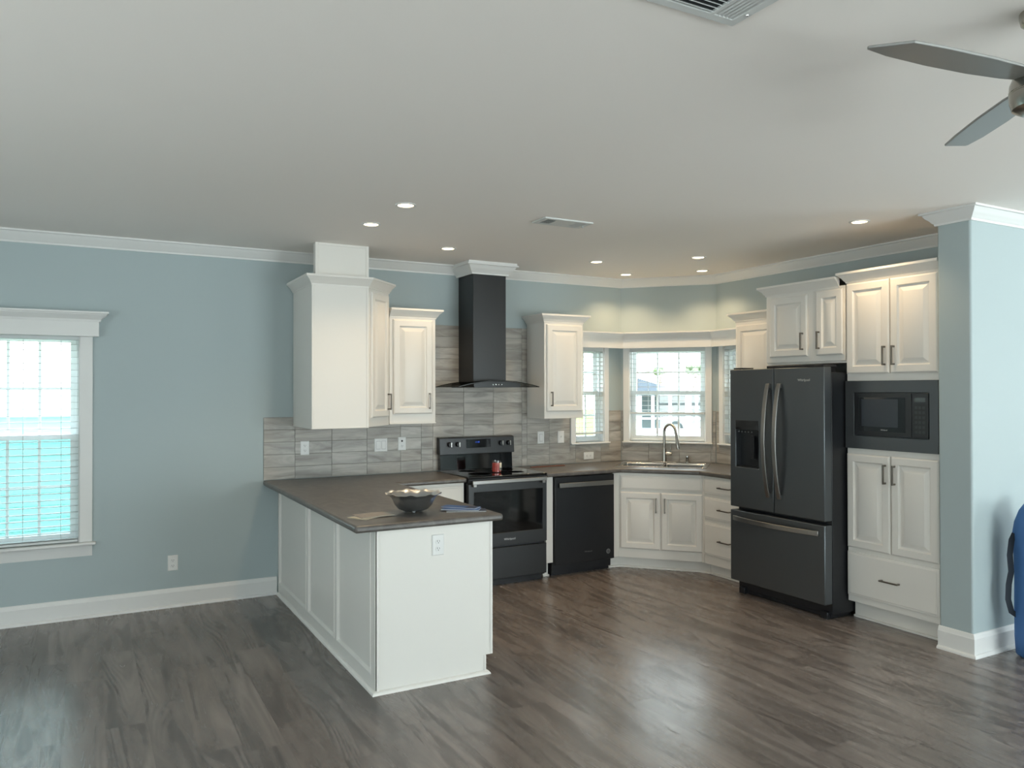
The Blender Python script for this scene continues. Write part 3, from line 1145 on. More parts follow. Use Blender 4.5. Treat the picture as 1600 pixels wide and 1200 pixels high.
mb.sweep([(-.003, -.034), (-.003, -PL - .0005), (.664, -PL - .0005), (.664, -PL + .05)], [(0, 0), (.020, 0), (.018, .008), (.010, .017), (0, .021)])
mb.build('shoe_molding', M['cab'], t)


# ------------------------------------------------------------------ refrigerator
t = thing('refrigerator', 'black french-door refrigerator with ice dispenser and curved steel handles', 'refrigerator', (4.56, -1.750, 0), RR)
FW = .910
mb = MB(); mb.box(.006, FW - .006, .085, .80, .03, 1.755); mb.build('body', M['black_paint'], t, bevel=.004)
SPL = .452
mb = MB()
mb.grid([0, .060, .300, SPL - .003], [.700, 1.020, 1.315, 1.392, 1.792],
        lambda i, j: (.055, 0) if (i, j) == (1, 1) else (.0, 0), .078)
dl = mb.build('door', M['black_steel'], t, bevel=.006)
mb = MB(); mb.box(SPL + .003, FW, .0, .078, .700, 1.792)
dr_ = mb.build('door', M['black_steel'], t, bevel=.006)
mb = MB(); mb.box(0, FW, .0, .078, .112, .672)
fz = mb.build('freezer_drawer', M['black_steel'], t, bevel=.006)
# dispenser
ds = mb = MB(); mb.box(.062, .298, -.003, .002, 1.318, 1.390)
mb.build('dispenser_display', M['black_glass'], dl, bevel=.001)
M['button'] = mat('button_silver', (110, 114, 116), .4, .3)
for k in range(5):
    mb = MB(); mb.lathe([(.006, -.0045), (.006, -.002)], (.098 + k * .034, 0, 1.300), 12, 'y')
    mb.build('dispenser_button', M['button'], dl)
mb = MB(); mb.box(.062, .298, .050, .054, 1.022, 1.313); mb.build('dispenser_recess', M['dark_panel'], dl)
mb = MB(); mb.box(.200, .235, .020, .032, 1.09, 1.27); mb.box(.238, .242, .010, .030, 1.09, 1.26); mb.build('dispenser_paddle', M['dark_panel'], dl, bevel=.002)
mb = MB(); mb.box(.070, .290, .004, .052, 1.021, 1.029); mb.build('drip_tray', M['dark_panel'], dl)


def bow(x, z0, z1, out, w_):
    P = []
    for k in range(17):
        u = k / 16
        P.append((x, -.012 - out * math.sin(PI * u) ** .8, z0 + (z1 - z0) * u))
    return P


for par, xx in ((dl, SPL - .045), (dr_, SPL + .062)):
    mb = MB(); mb.tube(bow(xx, .812, 1.676, .055, .03), 0, flat=(.036, .013))
    mb.box(xx - .016, xx + .016, -.016, .001, .812, .845); mb.box(xx - .016, xx + .016, -.016, .001, 1.643, 1.676)
    mb.build('handle', M['handle_steel'], par, bevel=.003)
P = [(.045 + .82 * k / 16, -.012 - .052 * math.sin(PI * k / 16) ** .8, .612) for k in range(17)]
mb = MB(); mb.tube(P, 0, flat=(.013, .036))
mb.box(.045, .078, -.016, .001, .596, .628); mb.box(.832, .865, -.016, .001, .596, .628)
mb.build('handle', M['handle_steel'], fz, bevel=.003)
mb = MB(); mb.box(.02, FW - .02, .090, .30, .005, .098); mb.box(.03, .09, .06, .12, .0, .05); mb.box(FW - .09, FW - .03, .06, .12, .0, .05)
mb.build('base_grille', M['black_paint'], t, bevel=.004)
mb = MB(); mb.box(.30, .85, .09, .20, 1.755, 1.815); mb.build('hinge_cover', M['black_paint'], t, bevel=.004)
for a in (.02, FW - .10):
    mb = MB(); mb.box(a, a + .08, .02, .16, 1.7925, 1.806); mb.build('hinge_cap', M['black_paint'], t, bevel=.003)
text('brand_lettering', 'Whirlpool', .026, (.735, -.0012, 1.700), t, M['logo'])

# ------------------------------------------------------------------ range
t = thing('range', 'black electric range with glass top and rear control panel', 'range', (2.744, -.012, 0))
RW = .752
mb = MB(); mb.box(.004, RW - .004, -.615, -.0, .045, .902); mb.build('body', M['black_paint'], t, bevel=.003)
mb = MB(); mb.box(0, RW, -.655, -.055, .902, .921); mb.build('cooktop', M['black_glass'], t, bevel=.006, seg=3)
mb = MB(); mb.box(.002, RW - .002, -.652, -.615, .866, .903); mb.build('front_trim', M['black_paint'], t, bevel=.004)
M['burner'] = mat('burner_grey', (58, 58, 60), .3)
for (bx, by, br) in ((.2, -.46, .10), (.55, -.46, .075), (.2, -.21, .075), (.55, -.21, .10)):
    mb = MB(); mb.lathe([(br, .9212), (br, .9216), (br - .003, .9216), (br - .003, .9212)], (bx, by, 0), 40)
    mb.build('burner_ring', M['burner'], t)
mb = MB(); mb.prism_x([(-.001, .921), (-.058, .921), (-.050, 1.030), (-.050, 1.062), (-.001, 1.062)], .012, RW - .014)
mb.build('backguard_neck', M['black_glass'], t, bevel=.002)
mb = MB(); mb.prism_x([(-.001, 1.062), (-.072, 1.058), (-.060, 1.205), (-.030, 1.212), (-.001, 1.212)], 0, RW)
bgd = mb.build('control_panel', M['dark_steel'], t, bevel=.004)


def tilt_y(z):
    return -.072 + (z - 1.058) * (.012 / .147)


mb = MB(); mb.prism_x([(tilt_y(1.112) + .004, 1.112), (tilt_y(1.112) - .0015, 1.112), (tilt_y(1.188) - .0015, 1.188), (tilt_y(1.188) + .004, 1.188)], .262, .508)
mb.build('display_glass', M['black_glass'], bgd)
text('clock_digits', '11:38', .020, (.372, tilt_y(1.160) - .0022, 1.162), bgd, M['display'])
for kx in (.098, .178, .612, .690):
    mb = MB(); mb.lathe([(.0, -.034), (.019, -.034), (.0215, -.030), (.0225, 0.0)], (kx, tilt_y(1.148), 1.148), 28, 'y')
    kb = mb.build('knob', M['black_paint'], bgd)
    mb = MB(); mb.box(kx - .005, kx + .005, tilt_y(1.148) - .046, tilt_y(1.148) - .030, 1.126, 1.170)
    mb.build('knob_grip', M['steel'], kb, bevel=.002)
# oven door
mb = MB()
mb.grid([.004, .052, RW - .042, RW - .004], [.338, .440, .792, .860], lambda i, j: (-.648, 1) if (i, j) == (1, 1) else (-.652, 0), -.617)
od = mb.build('oven_door', [M['dark_steel'], M['black_glass']], t, bevel=.002)
mb = MB(); mb.box(.020, RW - .028, -.700, -.688, .862, .892)
for a in (.03, RW - .068):
    mb.box(a, a + .03, -.690, -.650, .840, .880)
mb.build('handle', M['handle_steel'], od, bevel=.003)
text('brand_lettering', 'Whirlpool', .026, (.385, -.6528, .385), od, M['logo'])
mb = MB(); mb.box(.004, RW - .004, -.648, -.616, .060, .318); mb.build('storage_drawer', M['dark_steel'], t, bevel=.004)
mb = MB(); mb.box(.03, RW - .03, -.60, -.05, .0, .046); mb.build('base', M['black_paint'], t)

# ------------------------------------------------------------------ hood
t = thing('range_hood', 'black chimney range hood with arched dark glass canopy', 'range hood', (3.125, 0, 0))
mb = MB(); mb.box(-.163, .160, -.312, -.010, 1.690, 2.664); mb.build('chimney', M['dark_steel'], t, bevel=.002)


def arc_z(x):
    return 1.712 - .052 * (x / .39) ** 2


xs = [-.39 + .78 * k / 24 for k in range(25)]
mb = MB()
top = [(x_, arc_z(x_) + .003) for x_ in xs]
bot = [(x_, arc_z(x_) - .003) for x_ in reversed(xs)]
R0 = [mb.vert((x_, -.505 - .0 * x_, z_)) for x_, z_ in top + bot]
R1 = [mb.vert((x_, -.012, z_)) for x_, z_ in top + bot]
n2 = len(R0)
for k in range(n2):
    q = (k + 1) % n2
    mb.mi = 1 if (k in (24, n2 - 1)) else 0
    mb.face((R0[k], R0[q], R1[q], R1[k]))
mb.mi = 1
mb.face(R0); mb.face(R1[::-1])
mb.build('glass_canopy', [M['hood_glass'], M['glass_edge']], t, angle=30)
mb = MB()
xs2 = [-.235 + .45 * k / 12 for k in range(13)]
pol = [(x_, arc_z(x_) - .005) for x_ in xs2]
A = [mb.vert((-.235, -.475, 1.655)), mb.vert((.215, -.475, 1.655))] + [mb.vert((x_, -.475, z_)) for x_, z_ in reversed(pol)]
B = [mb.vert((-.235, -.014, 1.655)), mb.vert((.215, -.014, 1.655))] + [mb.vert((x_, -.014, z_)) for x_, z_ in reversed(pol)]
mb.face(A); mb.face(B[::-1])
for k in range(len(A)):
    q = (k + 1) % len(A)
    mb.face((A[k], A[q], B[q], B[k]))
mb.build('body', M['dark_steel'], t)
for k in range(4):
    mb = MB(); mb.lathe([(.006, -.479), (.006, -.475)], (-.055 + k * .028, 0, 1.680), 12, 'y')
    mb.build('button', M['steel'], t)

# ------------------------------------------------------------------ dishwasher
t = thing('dishwasher', 'black dishwasher with grey bar handle between range and sink cabinet', 'dishwasher', (3.592, 0, 0))
DW = .630
mb = MB(); mb.box(.002, DW - .002, -.585, -.03, .03, .868); mb.build('body', M['black_paint'], t)
mb = MB(); mb.box(.0, DW, -.642, -.586, .105, .870); dd_ = mb.build('door', M['dark_panel'], t, bevel=.005)
mb = MB(); mb.box(.030, DW - .022, -.672, -.660, .778, .818)
for a in (.045, DW - .065):
    mb.box(a, a + .025, -.662, -.640, .785, .811)
mb.build('handle', M['handle_steel'], dd_, bevel=.003)
text('brand_lettering', 'Whirlpool', .020, (.345, -.6428, .195), dd_, mat('dim_lettering', (92, 92, 92), .4))
mb = MB(); mb.lathe([(.0, -.6445), (.020, -.6445), (.022, -.642)], (.563, 0, .175), 28, 'y')
mb.mi = 1
for k, (dx, dz, l_) in enumerate(((-.004, .008, .012), (.0, .0, .015), (.004, -.008, .012))):
    mb.box(.563 - l_ + dx, .563 + l_ + dx, -.6455, -.6445, .175 + dz - .0018, .175 + dz + .0018)
mb.build('badge', [mat('badge_grey', (112, 114, 116), .4, .3), M['black_paint']], dd_)
mb = MB(); mb.box(.01, DW - .01, -.56, -.03, 0, .104); mb.build('kick_plate', M['black_paint'], t)

# ------------------------------------------------------------------ sink, faucet, cap
t = thing('sink', 'double bowl stainless steel sink set into the angled worktop', 'sink', (*dp(0, 0), .915), th)
W_ = (SS1 - SS0)
xs = [SS0, SS0 + .035, SS0 + .40, SS0 + .42, SS1 - .035, SS1]
ys = [-SO1, -SO1 + .035, -SO0 - .075, -SO0]
# use the grid with local z as depth: build in (x, y) by swapping axes
SW = Matrix(((1, 0, 0, 0), (0, 0, 1, 0), (0, -1, 0, 0), (0, 0, 0, 1)))
mb = MB(SW)
mb.grid(xs, ys, lambda i, j: (.17, 0) if (j == 1 and i in (1, 3)) else (-.001, 0), .172)
mb.build('basin', M['steel'], t, bevel=.010, seg=3)
mb = MB(SW)
mb.grid([SS0 - .014, xs[1] - .012, xs[2] + .008, xs[3] - .008, xs[4] + .012, SS1 + .014], [-SO1 - .014, ys[1] - .012, ys[2] + .012, -SO0 + .014], lambda i, j: None if (j == 1 and i in (1, 3)) else (-.006, 0), -.0015)
mb.build('rim', M['steel'], t, bevel=.003)
for cx_ in ((xs[1] + xs[2]) / 2, (xs[3] + xs[4]) / 2):
    mb = MB(); mb.lathe([(0, -.1680), (.040, -.1680), (.042, -.1695)], (cx_, -.37, 0), 24)
    mb.build('drain', M['nickel'], t)

t = thing('faucet', 'brushed nickel gooseneck pull-down faucet behind the sink', 'faucet', (*dp(.452, .128), .921), th)
mb = MB()
mb.lathe([(.0, .0), (.030, .0), (.030, .006), (.0, .006)], (0, 0, 0), 32, fn=lambda r, h, a, k: (r, h))
mb.box(-.125, .125, -.028, .028, .0, .008)
mb.build('deck_plate', M['nickel'], t, bevel=.004)
mb = MB()
mb.lathe([(.024, .008), (.022, .02), (.021, .13), (.017, .145), (.0, .146)], (0, 0, 0), 28)
mb.build('body', M['nickel'], t)
P = []
R = .072
a0 = math.radians(-35)                              # the spout swings to the right, over the bowls
ux, uy = math.cos(a0), math.sin(a0)
for k in range(6):
    P.append((0, 0, .14 + .16 * k / 5))
for k in range(1, 15):
    a = PI * k / 14 * .93
    P.append((ux * (R - R * math.cos(a)), uy * (R - R * math.cos(a)), .30 + R * math.sin(a)))
lx = P[-1]
for k in range(1, 4):
    P.append((lx[0] + ux * .006 * k, lx[1] + uy * .006 * k, lx[2] - .022 * k))
mb = MB(); mb.tube(P, .0145, 16); mb.build('spout', M['nickel'], t)
lx = P[-1]
mb = MB(); mb.tube([(lx[0] + ux * .0035 * k, lx[1] + uy * .0035 * k, lx[2] - .022 * k) for k in range(6)], [.0155, .0165, .018, .019, .019, .017], 18)
mb.build('spray_head', M['nickel'], t)
mb = MB(); mb.tube([(.010, 0, .085), (.070, -.004, .085)], .016, 18)
mb.tube([(.058, -.004, .095), (.062, -.006, .17)], [.006, .0045], 12)
mb.build('lever', M['nickel'], t)

t = thing('air_gap_cap', 'small chrome cap on the sink deck right of the faucet', 'cap', (*dp(.672, .115), .921), th)
mb = MB(); mb.lathe([(.020, 0), (.020, .006), (.015, .010), (.015, .045), (.017, .050), (.015, .062), (.008, .066), (.0, .067)], (0, 0, 0), 24)
mb.build('cap', M['steel'], t)


# ------------------------------------------------------------------ electrical plates
def plate(name, label, cat, loc, rot, kind, horizontal=False):
    t = thing(name, label, cat, loc, rot)
    w_, h_ = (.115, .115) if kind == 'double' else (.072, .116)
    if horizontal:
        w_, h_ = h_, w_
    mb = MB(); mb.rings(-w_ / 2, w_ / 2, -h_ / 2, h_ / 2, [(0, -.002), (.004, -.006)], 0)
    mb.build('plate', M['plate'], t)
    def recept(cx, cz):
        mb = MB()
        if horizontal:
            mb.box(cx - .017, cx + .017, -.0085, -.005, cz - .014, cz + .014)
        else:
            mb.lathe([(0, -.0085), (.0165, -.0085), (.0175, -.005)], (cx, 0, cz), 24, 'y', fn=lambda r, h, a, k: (min(r, .0135 / max(abs(math.sin(a)), 1e-3)), h))
        mb.mi = 1
        if horizontal:
            mb.box(cx - .004, cx + .004, -.0088, -.0084, cz + .005, cz + .0075); mb.box(cx - .004, cx + .004, -.0088, -.0084, cz - .0075, cz - .005)
            mb.lathe([(0, -.0088), (.0026, -.0088), (.0026, -.0084)], (cx - .009, 0, cz), 10, 'y')
        else:
            mb.box(cx - .0075, cx - .005, -.0088, -.0084, cz - .002, cz + .007); mb.box(cx + .005, cx + .0075, -.0088, -.0084, cz - .002, cz + .006)
            mb.lathe([(0, -.0088), (.0026, -.0088), (.0026, -.0084)], (cx, 0, cz - .008), 10, 'y')
        mb.build('receptacle', [M['plate'], M['slot']], t)
    def rocker(cx):
        mb = MB(); mb.prism_x([(-.005, -.033), (-.0075, -.033), (-.0095, .0), (-.0075, .033), (-.005, .033)], cx - .0165, cx + .0165)
        mb.mi = 1; mb.box(cx - .0185, cx + .0185, -.0063, -.005, -.0355, .0355); mb.mi = 0
        mb.build('rocker', [M['plate'], M['seam']], t)
    if kind == 'outlet':
        if horizontal:
            recept(-.020, 0); recept(.020, 0)
        else:
            recept(0, .020); recept(0, -.020)
    elif kind == 'double':
        rocker(-.024); rocker(.024)
    elif kind == 'rocker':
        rocker(0)
    elif kind == 'toggle':
        mb = MB(); mb.prism_x([(-.005, -.010), (-.012, .004), (-.017, .014), (-.005, .010)], -.005, .005); mb.build('toggle', M['plate'], t, bevel=.001)
    elif kind == 'combo':
        mb = MB(); mb.lathe([(0, -.0085), (.0075, -.0085), (.009, -.005)], (0, 0, .024), 20, 'y'); mb.build('dial', M['slot'], t)
        recept(0, -.020)
    return t


yT = -.0092
plate('wall_outlet', 'white outlet on the tile under the tall corner cabinet', 'outlet', (1.580, yT, 1.161), 0, 'outlet')
plate('light_switch', 'white double switch plate on the tile under the angled corner door', 'switch', (2.228, yT, 1.163), 0, 'double')
plate('wall_outlet', 'white plate with dark dial above one socket, left of the range', 'outlet', (2.419, yT, 1.168), 0, 'combo')
plate('light_switch', 'flat white rocker switch nearest the range on its right', 'switch', (3.825, yT, 1.177), 0, 'rocker')
plate('light_switch', 'white toggle switch between the rocker switch and the bay window', 'switch', (4.052, yT, 1.176), 0, 'toggle')
plate('wall_outlet', 'white sideways outlet just above the worktop left of the sink', 'outlet', (4.377, yT, .981), 0, 'outlet', True)
plate('wall_outlet', 'white outlet low on the blank blue wall above the baseboard', 'outlet', (.589, -.0006, .330), 0, 'outlet')
plate('wall_outlet', 'white outlet in the bright end panel of the peninsula', 'outlet', (1.732, -2.3856, .768), 0, 'outlet')

# ------------------------------------------------------------------ things on the worktops
t = thing('metal_bowl', 'silver bowl with a scalloped wavy rim on the peninsula worktop', 'bowl', (1.698, -2.105, .915))
prof = [(.0, .010), (.060, .010), (.088, .022), (.108, .044), (.121, .070), (.130, .090), (.142, .102), (.160, .110), (.163, .114),
        (.155, .114), (.138, .106), (.125, .090), (.116, .070), (.103, .047), (.084, .027), (.055, .016), (0, .015)]
def wavy(r, h, a, k):
    g = max(0.0, min(1.0, (h - .05) / .06))
    wv = math.sin(9 * a)
    w2 = math.sin(18 * a + .6)
    return (r * (1 + g * (.022 * wv + .010 * w2)), h + g * (.0035 * math.sin(9 * a + 1.2) + .002 * w2))
mb = MB(); mb.lathe(prof, (0, 0, 0), 108, fn=wavy)
mb.build('bowl', M['silver'], t, angle=60)
for k in range(3):
    a = 2 * PI * k / 3 - 1.9
    mb = MB(); mb.lathe([(0, 0), (.007, .001), (.009, .007), (.006, .016), (0, .018)], (.050 * math.cos(a), .050 * math.sin(a), 0), 14)
    mb.build('foot', M['silver'], t)


def booklet(name, label, cat, loc, rot, w_, d_, h_, cover, group, pages='paper', band=None):
    t = thing(name, label, cat, loc, rot, group)
    mb = MB(); mb.box(-w_ / 2 + .001, w_ / 2 - .0015, -d_ / 2 + .0015, d_ / 2 - .0015, .0006, h_ - .0006); mb.build('pages', M[pages], t)
    if band:
        mb = MB(); mb.box(w_ * .18, w_ * .46, -d_ * .42, d_ * .42, h_, h_ + .0003); mb.build('picture', band, t)
    mb = MB(); mb.box(-w_ / 2, w_ / 2, -d_ / 2, d_ / 2, h_ - .0006, h_); mb.box(-w_ / 2, w_ / 2, -d_ / 2, d_ / 2, 0, .0006)
    mb.box(-w_ / 2, -w_ / 2 + .0008, -d_ / 2, d_ / 2, .0006, h_ - .0006)
    mb.build('cover', cover, t)
    return t


G1, G2 = 'leaflets left of the bowl', 'blue brochures right of the bowl'
booklet('leaflet', 'folded cream leaflet at the bottom, poking out left toward the corner', 'leaflet', (1.415, -2.135, .9152), .55, .21, .13, .004, M['paper'], G1)
booklet('leaflet', 'grey-brown leaflet lying on top of the cream one left of bowl', 'leaflet', (1.445, -2.130, .9194), .12, .20, .14, .004, M['paper_grey'], G1)
booklet('brochure', 'navy brochure at the bottom of the three right of the bowl', 'brochure', (1.988, -2.215, .9152), -.40, .235, .10, .005, M['paper_navy'], G2, 'paper_white')
booklet('brochure', 'bright blue brochure in the middle of the fanned three', 'brochure', (1.972, -2.180, .9204), -.62, .225, .10, .005, M['paper_blue'], G2, 'paper_white')
booklet('brochure', 'topmost brochure of the fanned three, blue with dark end', 'brochure', (1.990, -2.135, .9256), -.86, .225, .085, .004, M['paper_blue'], G2, 'paper_white', M['paper_navy'])

t = thing('jar_candle', 'red candle in a glass jar with cream label on the range', 'candle', (3.128, -.430, .922))
mb = MB(); mb.lathe([(0, 0), (.040, 0), (.042, .004), (.042, .100), (.0395, .100), (.0395, .005), (0, .005)], (0, 0, 0), 36); mb.build('jar', M['jar'], t)
mb = MB(); mb.lathe([(0, .006), (.0388, .006), (.0388, .078), (0, .078)], (0, 0, 0), 36); mb.build('wax', M['wax'], t)
mb = MB(); mb.tube([(0, 0, .078), (.001, 0, .090)], .0012, 6); mb.build('wick', M['slot'], t)
mb = MB()
for k in range(12):
    a = math.radians(-82 + k * 8); b_ = math.radians(-82 + (k + 1) * 8)
    q = [(r_c * math.cos(x_), r_c * math.sin(x_), z_) for r_c, x_, z_ in ((.0425, a, .018), (.0425, b_, .018), (.0425, b_, .082), (.0425, a, .082))]
    mb.quad(*q)
lb = mb.build('label', M['label'], t)
so = lb.modifiers.new('thickness', 'SOLIDIFY'); so.thickness = .0004; so.offset = 1
text('label_mark', '♥♥', .016, (.0245, -.0362, .030), lb, M['black_paint'], rot=(PI / 2, 0, math.radians(34)))

t = thing('wooden_strip', 'thin reddish-brown wooden strip lying on the worktop right of the range', 'strip', (3.80, -.178, .9155), .02)
mb = MB(); mb.box(-.185, .185, -.014, .014, 0, .008); mb.build('strip', M['wood'], t, bevel=.001)

# ------------------------------------------------------------------ recessed lights
def downlight():
    t = thing('recessed_light', '', 'ceiling light', (0, 0, H), 0, 'recessed ceiling lights')
    mb = MB(); mb.lathe([(.064, 0), (.064, -.003), (.060, -.005), (.050, -.006), (.047, -.003), (.047, .0)], (0, 0, 0), 40)
    mb.build('trim_ring', M['trim'], t)
    mb = MB(); mb.lathe([(0, -.0022), (.0475, -.0022), (.0475, -.0005), (0, -.0005)], (0, 0, 0), 32)
    mb.build('lens', M['lens'], t)
    return t


LIGHTS = [((1.698, -1.981), 'lit recessed ceiling light above the peninsula, the one nearer the camera'),
          ((1.689, -1.362), 'lit recessed ceiling light above the peninsula, in front of the boxed chase'),
          ((2.510, -.790), 'lit recessed ceiling light between the boxed chase and the range hood'),
          ((3.911, -.818), 'lit recessed ceiling light in front of the cabinet right of the hood'),
          ((4.593, -.337), 'lit recessed ceiling light nearest the left end of the bay'),
          ((4.537, -1.412), 'lit recessed ceiling light above the sink, the nearer of two above one another'),
          ((5.077, -.869), 'lit recessed ceiling light closest to the crown above the bay right end'),
          ((4.523, -2.981), 'lit recessed ceiling light in front of the tall microwave cabinet')]
proto = downlight()
LAMP_W = 15.0
for k, ((lx_, ly_), lab) in enumerate(LIGHTS):
    o = proto if k == 0 else copy_tree(proto)
    o.location = (lx_, ly_, H)
    o['label'] = lab
    sp_ = bpy.data.lights.new('downlight_lamp', 'SPOT')
    sp_.energy = LAMP_W
    sp_.color = (1.0, .72, .42)
    sp_.spot_size = math.radians(125)
    sp_.spot_blend = .6
    sp_.shadow_soft_size = .045
    so_ = bpy.data.objects.new('downlight_lamp', sp_)
    COL.objects.link(so_)
    so_.location = (lx_, ly_, H - .012)


# ------------------------------------------------------------------ ceiling vents
t = thing('ceiling_vent', 'white two-slot ceiling register between the recessed lights, before the hood', 'vent', (2.79, -2.028, H))
mb = MB()
mb.xf = Matrix(((1, 0, 0, 0), (0, 0, 1, 0), (0, 1, 0, 0), (0, 0, 0, 1)))
mb.grid([-.187, -.150, -.075, .075, .150, .187], [-.088, -.058, .058, .088], lambda i, j: (-.002, 1) if (j == 1 and i in (1, 3)) else (-.010, 0), 0.0)
mb.build('face_plate', [M['vent'], M['vent_dark']], t, bevel=.002)
mb = MB()
for sx_ in (-1, 1):
    for k in range(5):
        xx = sx_ * (.084 + .0145 * k)
        mb.xf = Matrix.Translation((xx, 0, -.007)) @ Matrix.Rotation(sx_ * .7, 4, 'Y')
        mb.box(-.006, .006, -.057, .057, -.0006, .0006)
mb.xf = None
mb.build('louvers', M['vent'], t)
mb = MB(); mb.box(.156, .160, -.006, .006, -.024, -.010); mb.build('damper_lever', M['vent'], t)

t = thing('ceiling_vent', 'large ceiling register cut by the top edge of the photo', 'vent', (1.555, -4.825, H))
mb = MB()
mb.xf = Matrix(((1, 0, 0, 0), (0, 0, 1, 0), (0, 1, 0, 0), (0, 0, 0, 1)))
hs = .178
mb.grid([-hs, -hs + .032, .062, .078, hs - .030, hs], [-hs, -hs + .032, hs - .032, hs], lambda i, j: (-.002, 1) if (j == 1 and i in (1, 3)) else (-.010, 0), 0.0)
mb.build('face_plate', [M['vent'], M['vent_dark']], t, bevel=.002)
mb = MB()
for k in range(15):
    yy = -hs + .042 + k * .0195
    mb.xf = Matrix.Translation((0, yy, -.006)) @ Matrix.Rotation(.75, 4, 'X')
    mb.box(-hs + .032, .062, -.009, .009, -.0006, .0006)
for k in range(5):
    mb.xf = Matrix.Translation((.086 + k * .0145, 0, -.006)) @ Matrix.Rotation(.45, 4, 'Y')
    mb.box(-.0075, .0075, -hs + .032, hs - .032, -.0006, .0006)
mb.xf = None
mb.build('louvers', M['vent'], t)
mb = MB(); mb.lathe([(0, -.0135), (.004, -.0125), (.005, -.010)], (hs - .014, hs - .075, 0), 14); mb.build('screw', M['steel'], t)

# ------------------------------------------------------------------ ceiling fan
t = thing('ceiling_fan', 'brushed nickel ceiling fan with silver blades at the right edge', 'ceiling fan', (2.49, -5.15, H))
mb = MB(); mb.lathe([(.066, 0), (.066, -.012), (.062, -.030), (.046, -.046), (.020, -.054), (0, -.055)], (0, 0, 0), 40); mb.build('canopy', M['nickel'], t)
mb = MB(); mb.lathe([(.012, -.05), (.012, -.17)], (0, 0, 0), 20); mb.build('downrod', M['nickel'], t)
mb = MB(); mb.lathe([(.020, -.150), (.030, -.160), (.060, -.170), (.082, -.185), (.092, -.210), (.094, -.232), (.0925, -.234), (.0925, -.237), (.094, -.239), (.093, -.262), (.086, -.284), (.066, -.296), (.050, -.299), (0, -.299)], (0, 0, 0), 48)
mb.build('motor_housing', M['nickel'], t)
mb = MB(); mb.lathe([(.048, -.2985), (.046, -.304), (.030, -.310), (0, -.312)], (0, 0, 0), 32); mb.build('light_lens', mat('opal_lens', (205, 212, 214), .3), t)
for k, a in enumerate((173.0, 53.0, 293.0)):
    X = Matrix.Rotation(math.radians(a), 4, 'Z') @ Matrix.Translation((0, 0, -.203)) @ Matrix.Rotation(math.radians(-9), 4, 'X')
    mb = MB(X)
    # outline: local x outwards; the edge on -y runs longer to a pointed corner
    pts = [(.060, .040), (.14, .058), (.30, .066), (.48, .064), (.590, .056), (.650, -.040), (.645, -.050), (.56, -.068), (.40, -.078), (.24, -.074), (.12, -.058), (.060, -.040)]
    mb.prism([(x_, y_) for x_, y_ in pts], -.004, .004)
    mb.build('blade', M['blade'], t, bevel=.002)

# ------------------------------------------------------------------ blue bag on the partition wall
t = thing('chair_bag', 'blue nylon folding-chair bag standing against the pale blue wall, right edge', 'bag', (5.075, -3.780, 0))
mb = MB()
sec = [(.0, .085), (.02, .118), (.12, .124), (.30, .122), (.50, .119), (.62, .122), (.74, .131), (.82, .120), (.89, .095), (.925, .070), (.945, .045)]
ringsv = []
for z_, r in sec:
    rr_ = []
    for j in range(28):
        a = 2 * PI * j / 28
        fold = 1 + .025 * math.sin(5 * a + z_ * 7)
        rr_.append(mb.vert((r * fold * math.cos(a), r * .92 * fold * math.sin(a), z_ + (.008 * math.sin(3 * a) if z_ > .8 else 0))))
    ringsv.append(rr_)
for A, B in zip(ringsv, ringsv[1:]):
    for j in range(28):
        q = (j + 1) % 28
        mb.face((A[j], A[q], B[q], B[j]))
mb.face(ringsv[0][::-1]); mb.face(ringsv[-1])
mb.build('sleeve', M['bag'], t, angle=60)
mb = MB(); mb.tube([(-.100, .070, .75), (-.116, .080, .71), (-.124, .086, .62), (-.118, .082, .52), (-.130, .090, .44), (-.134, .092, .35), (-.118, .082, .275), (-.092, .064, .255)], 0, flat=(.004, .034))
mb.build('shoulder_strap', M['strap'], t)
mb = MB(); mb.tube([(.03 * math.cos(a / 6 * PI), .0, .945 + .03 * math.sin(a / 6 * PI)) for a in range(7)], .004, 8); mb.build('drawstring', M['strap'], t)

# ------------------------------------------------------------------ outdoors
mb = MB(); mb.box(-40, 60, .6, 70, -.75, -.65)
o = struct(mb.build('ground', M['grass'], smooth=False))
mb = MB(); mb.xf = Matrix.Translation((13.0, 8.0, 0)) @ Matrix.Rotation(math.radians(-42), 4, 'Z'); mb.box(-14, 16, -3.2, 1.6, -.652, -.64)
struct(mb.build('ground_road', M['asphalt'], smooth=False))

t = thing('neighbour_house', 'teal sided neighbouring house seen through the window on the blank wall', 'house', (-6.5, 4.6, -.65))
mb = MB()
k = 0
zc = 0
while zc < 1.98:
    z1_ = min(zc + .15, 1.98)
    mb.prism_x([(0, zc), (-.016, zc), (-.002, z1_), (0, z1_)], 0, 8.2); zc = z1_
mb.box(0, 8.2, 0.0, 7.0, 0, 1.98)
mb.build('siding', M['teal_siding'], t, smooth=False)
mb = MB(); mb.prism_x([(-.25, 1.98), (-.25, 2.08), (3.5, 2.35), (7.25, 2.08), (7.25, 1.98)], -.3, 8.5)
mb.build('roof', M['roof_white'], t)
mb = MB(); mb.box(6.66, 6.80, -.018 - .06, -.018, .55, .62); mb.build('utility_box', M['facade'], t)

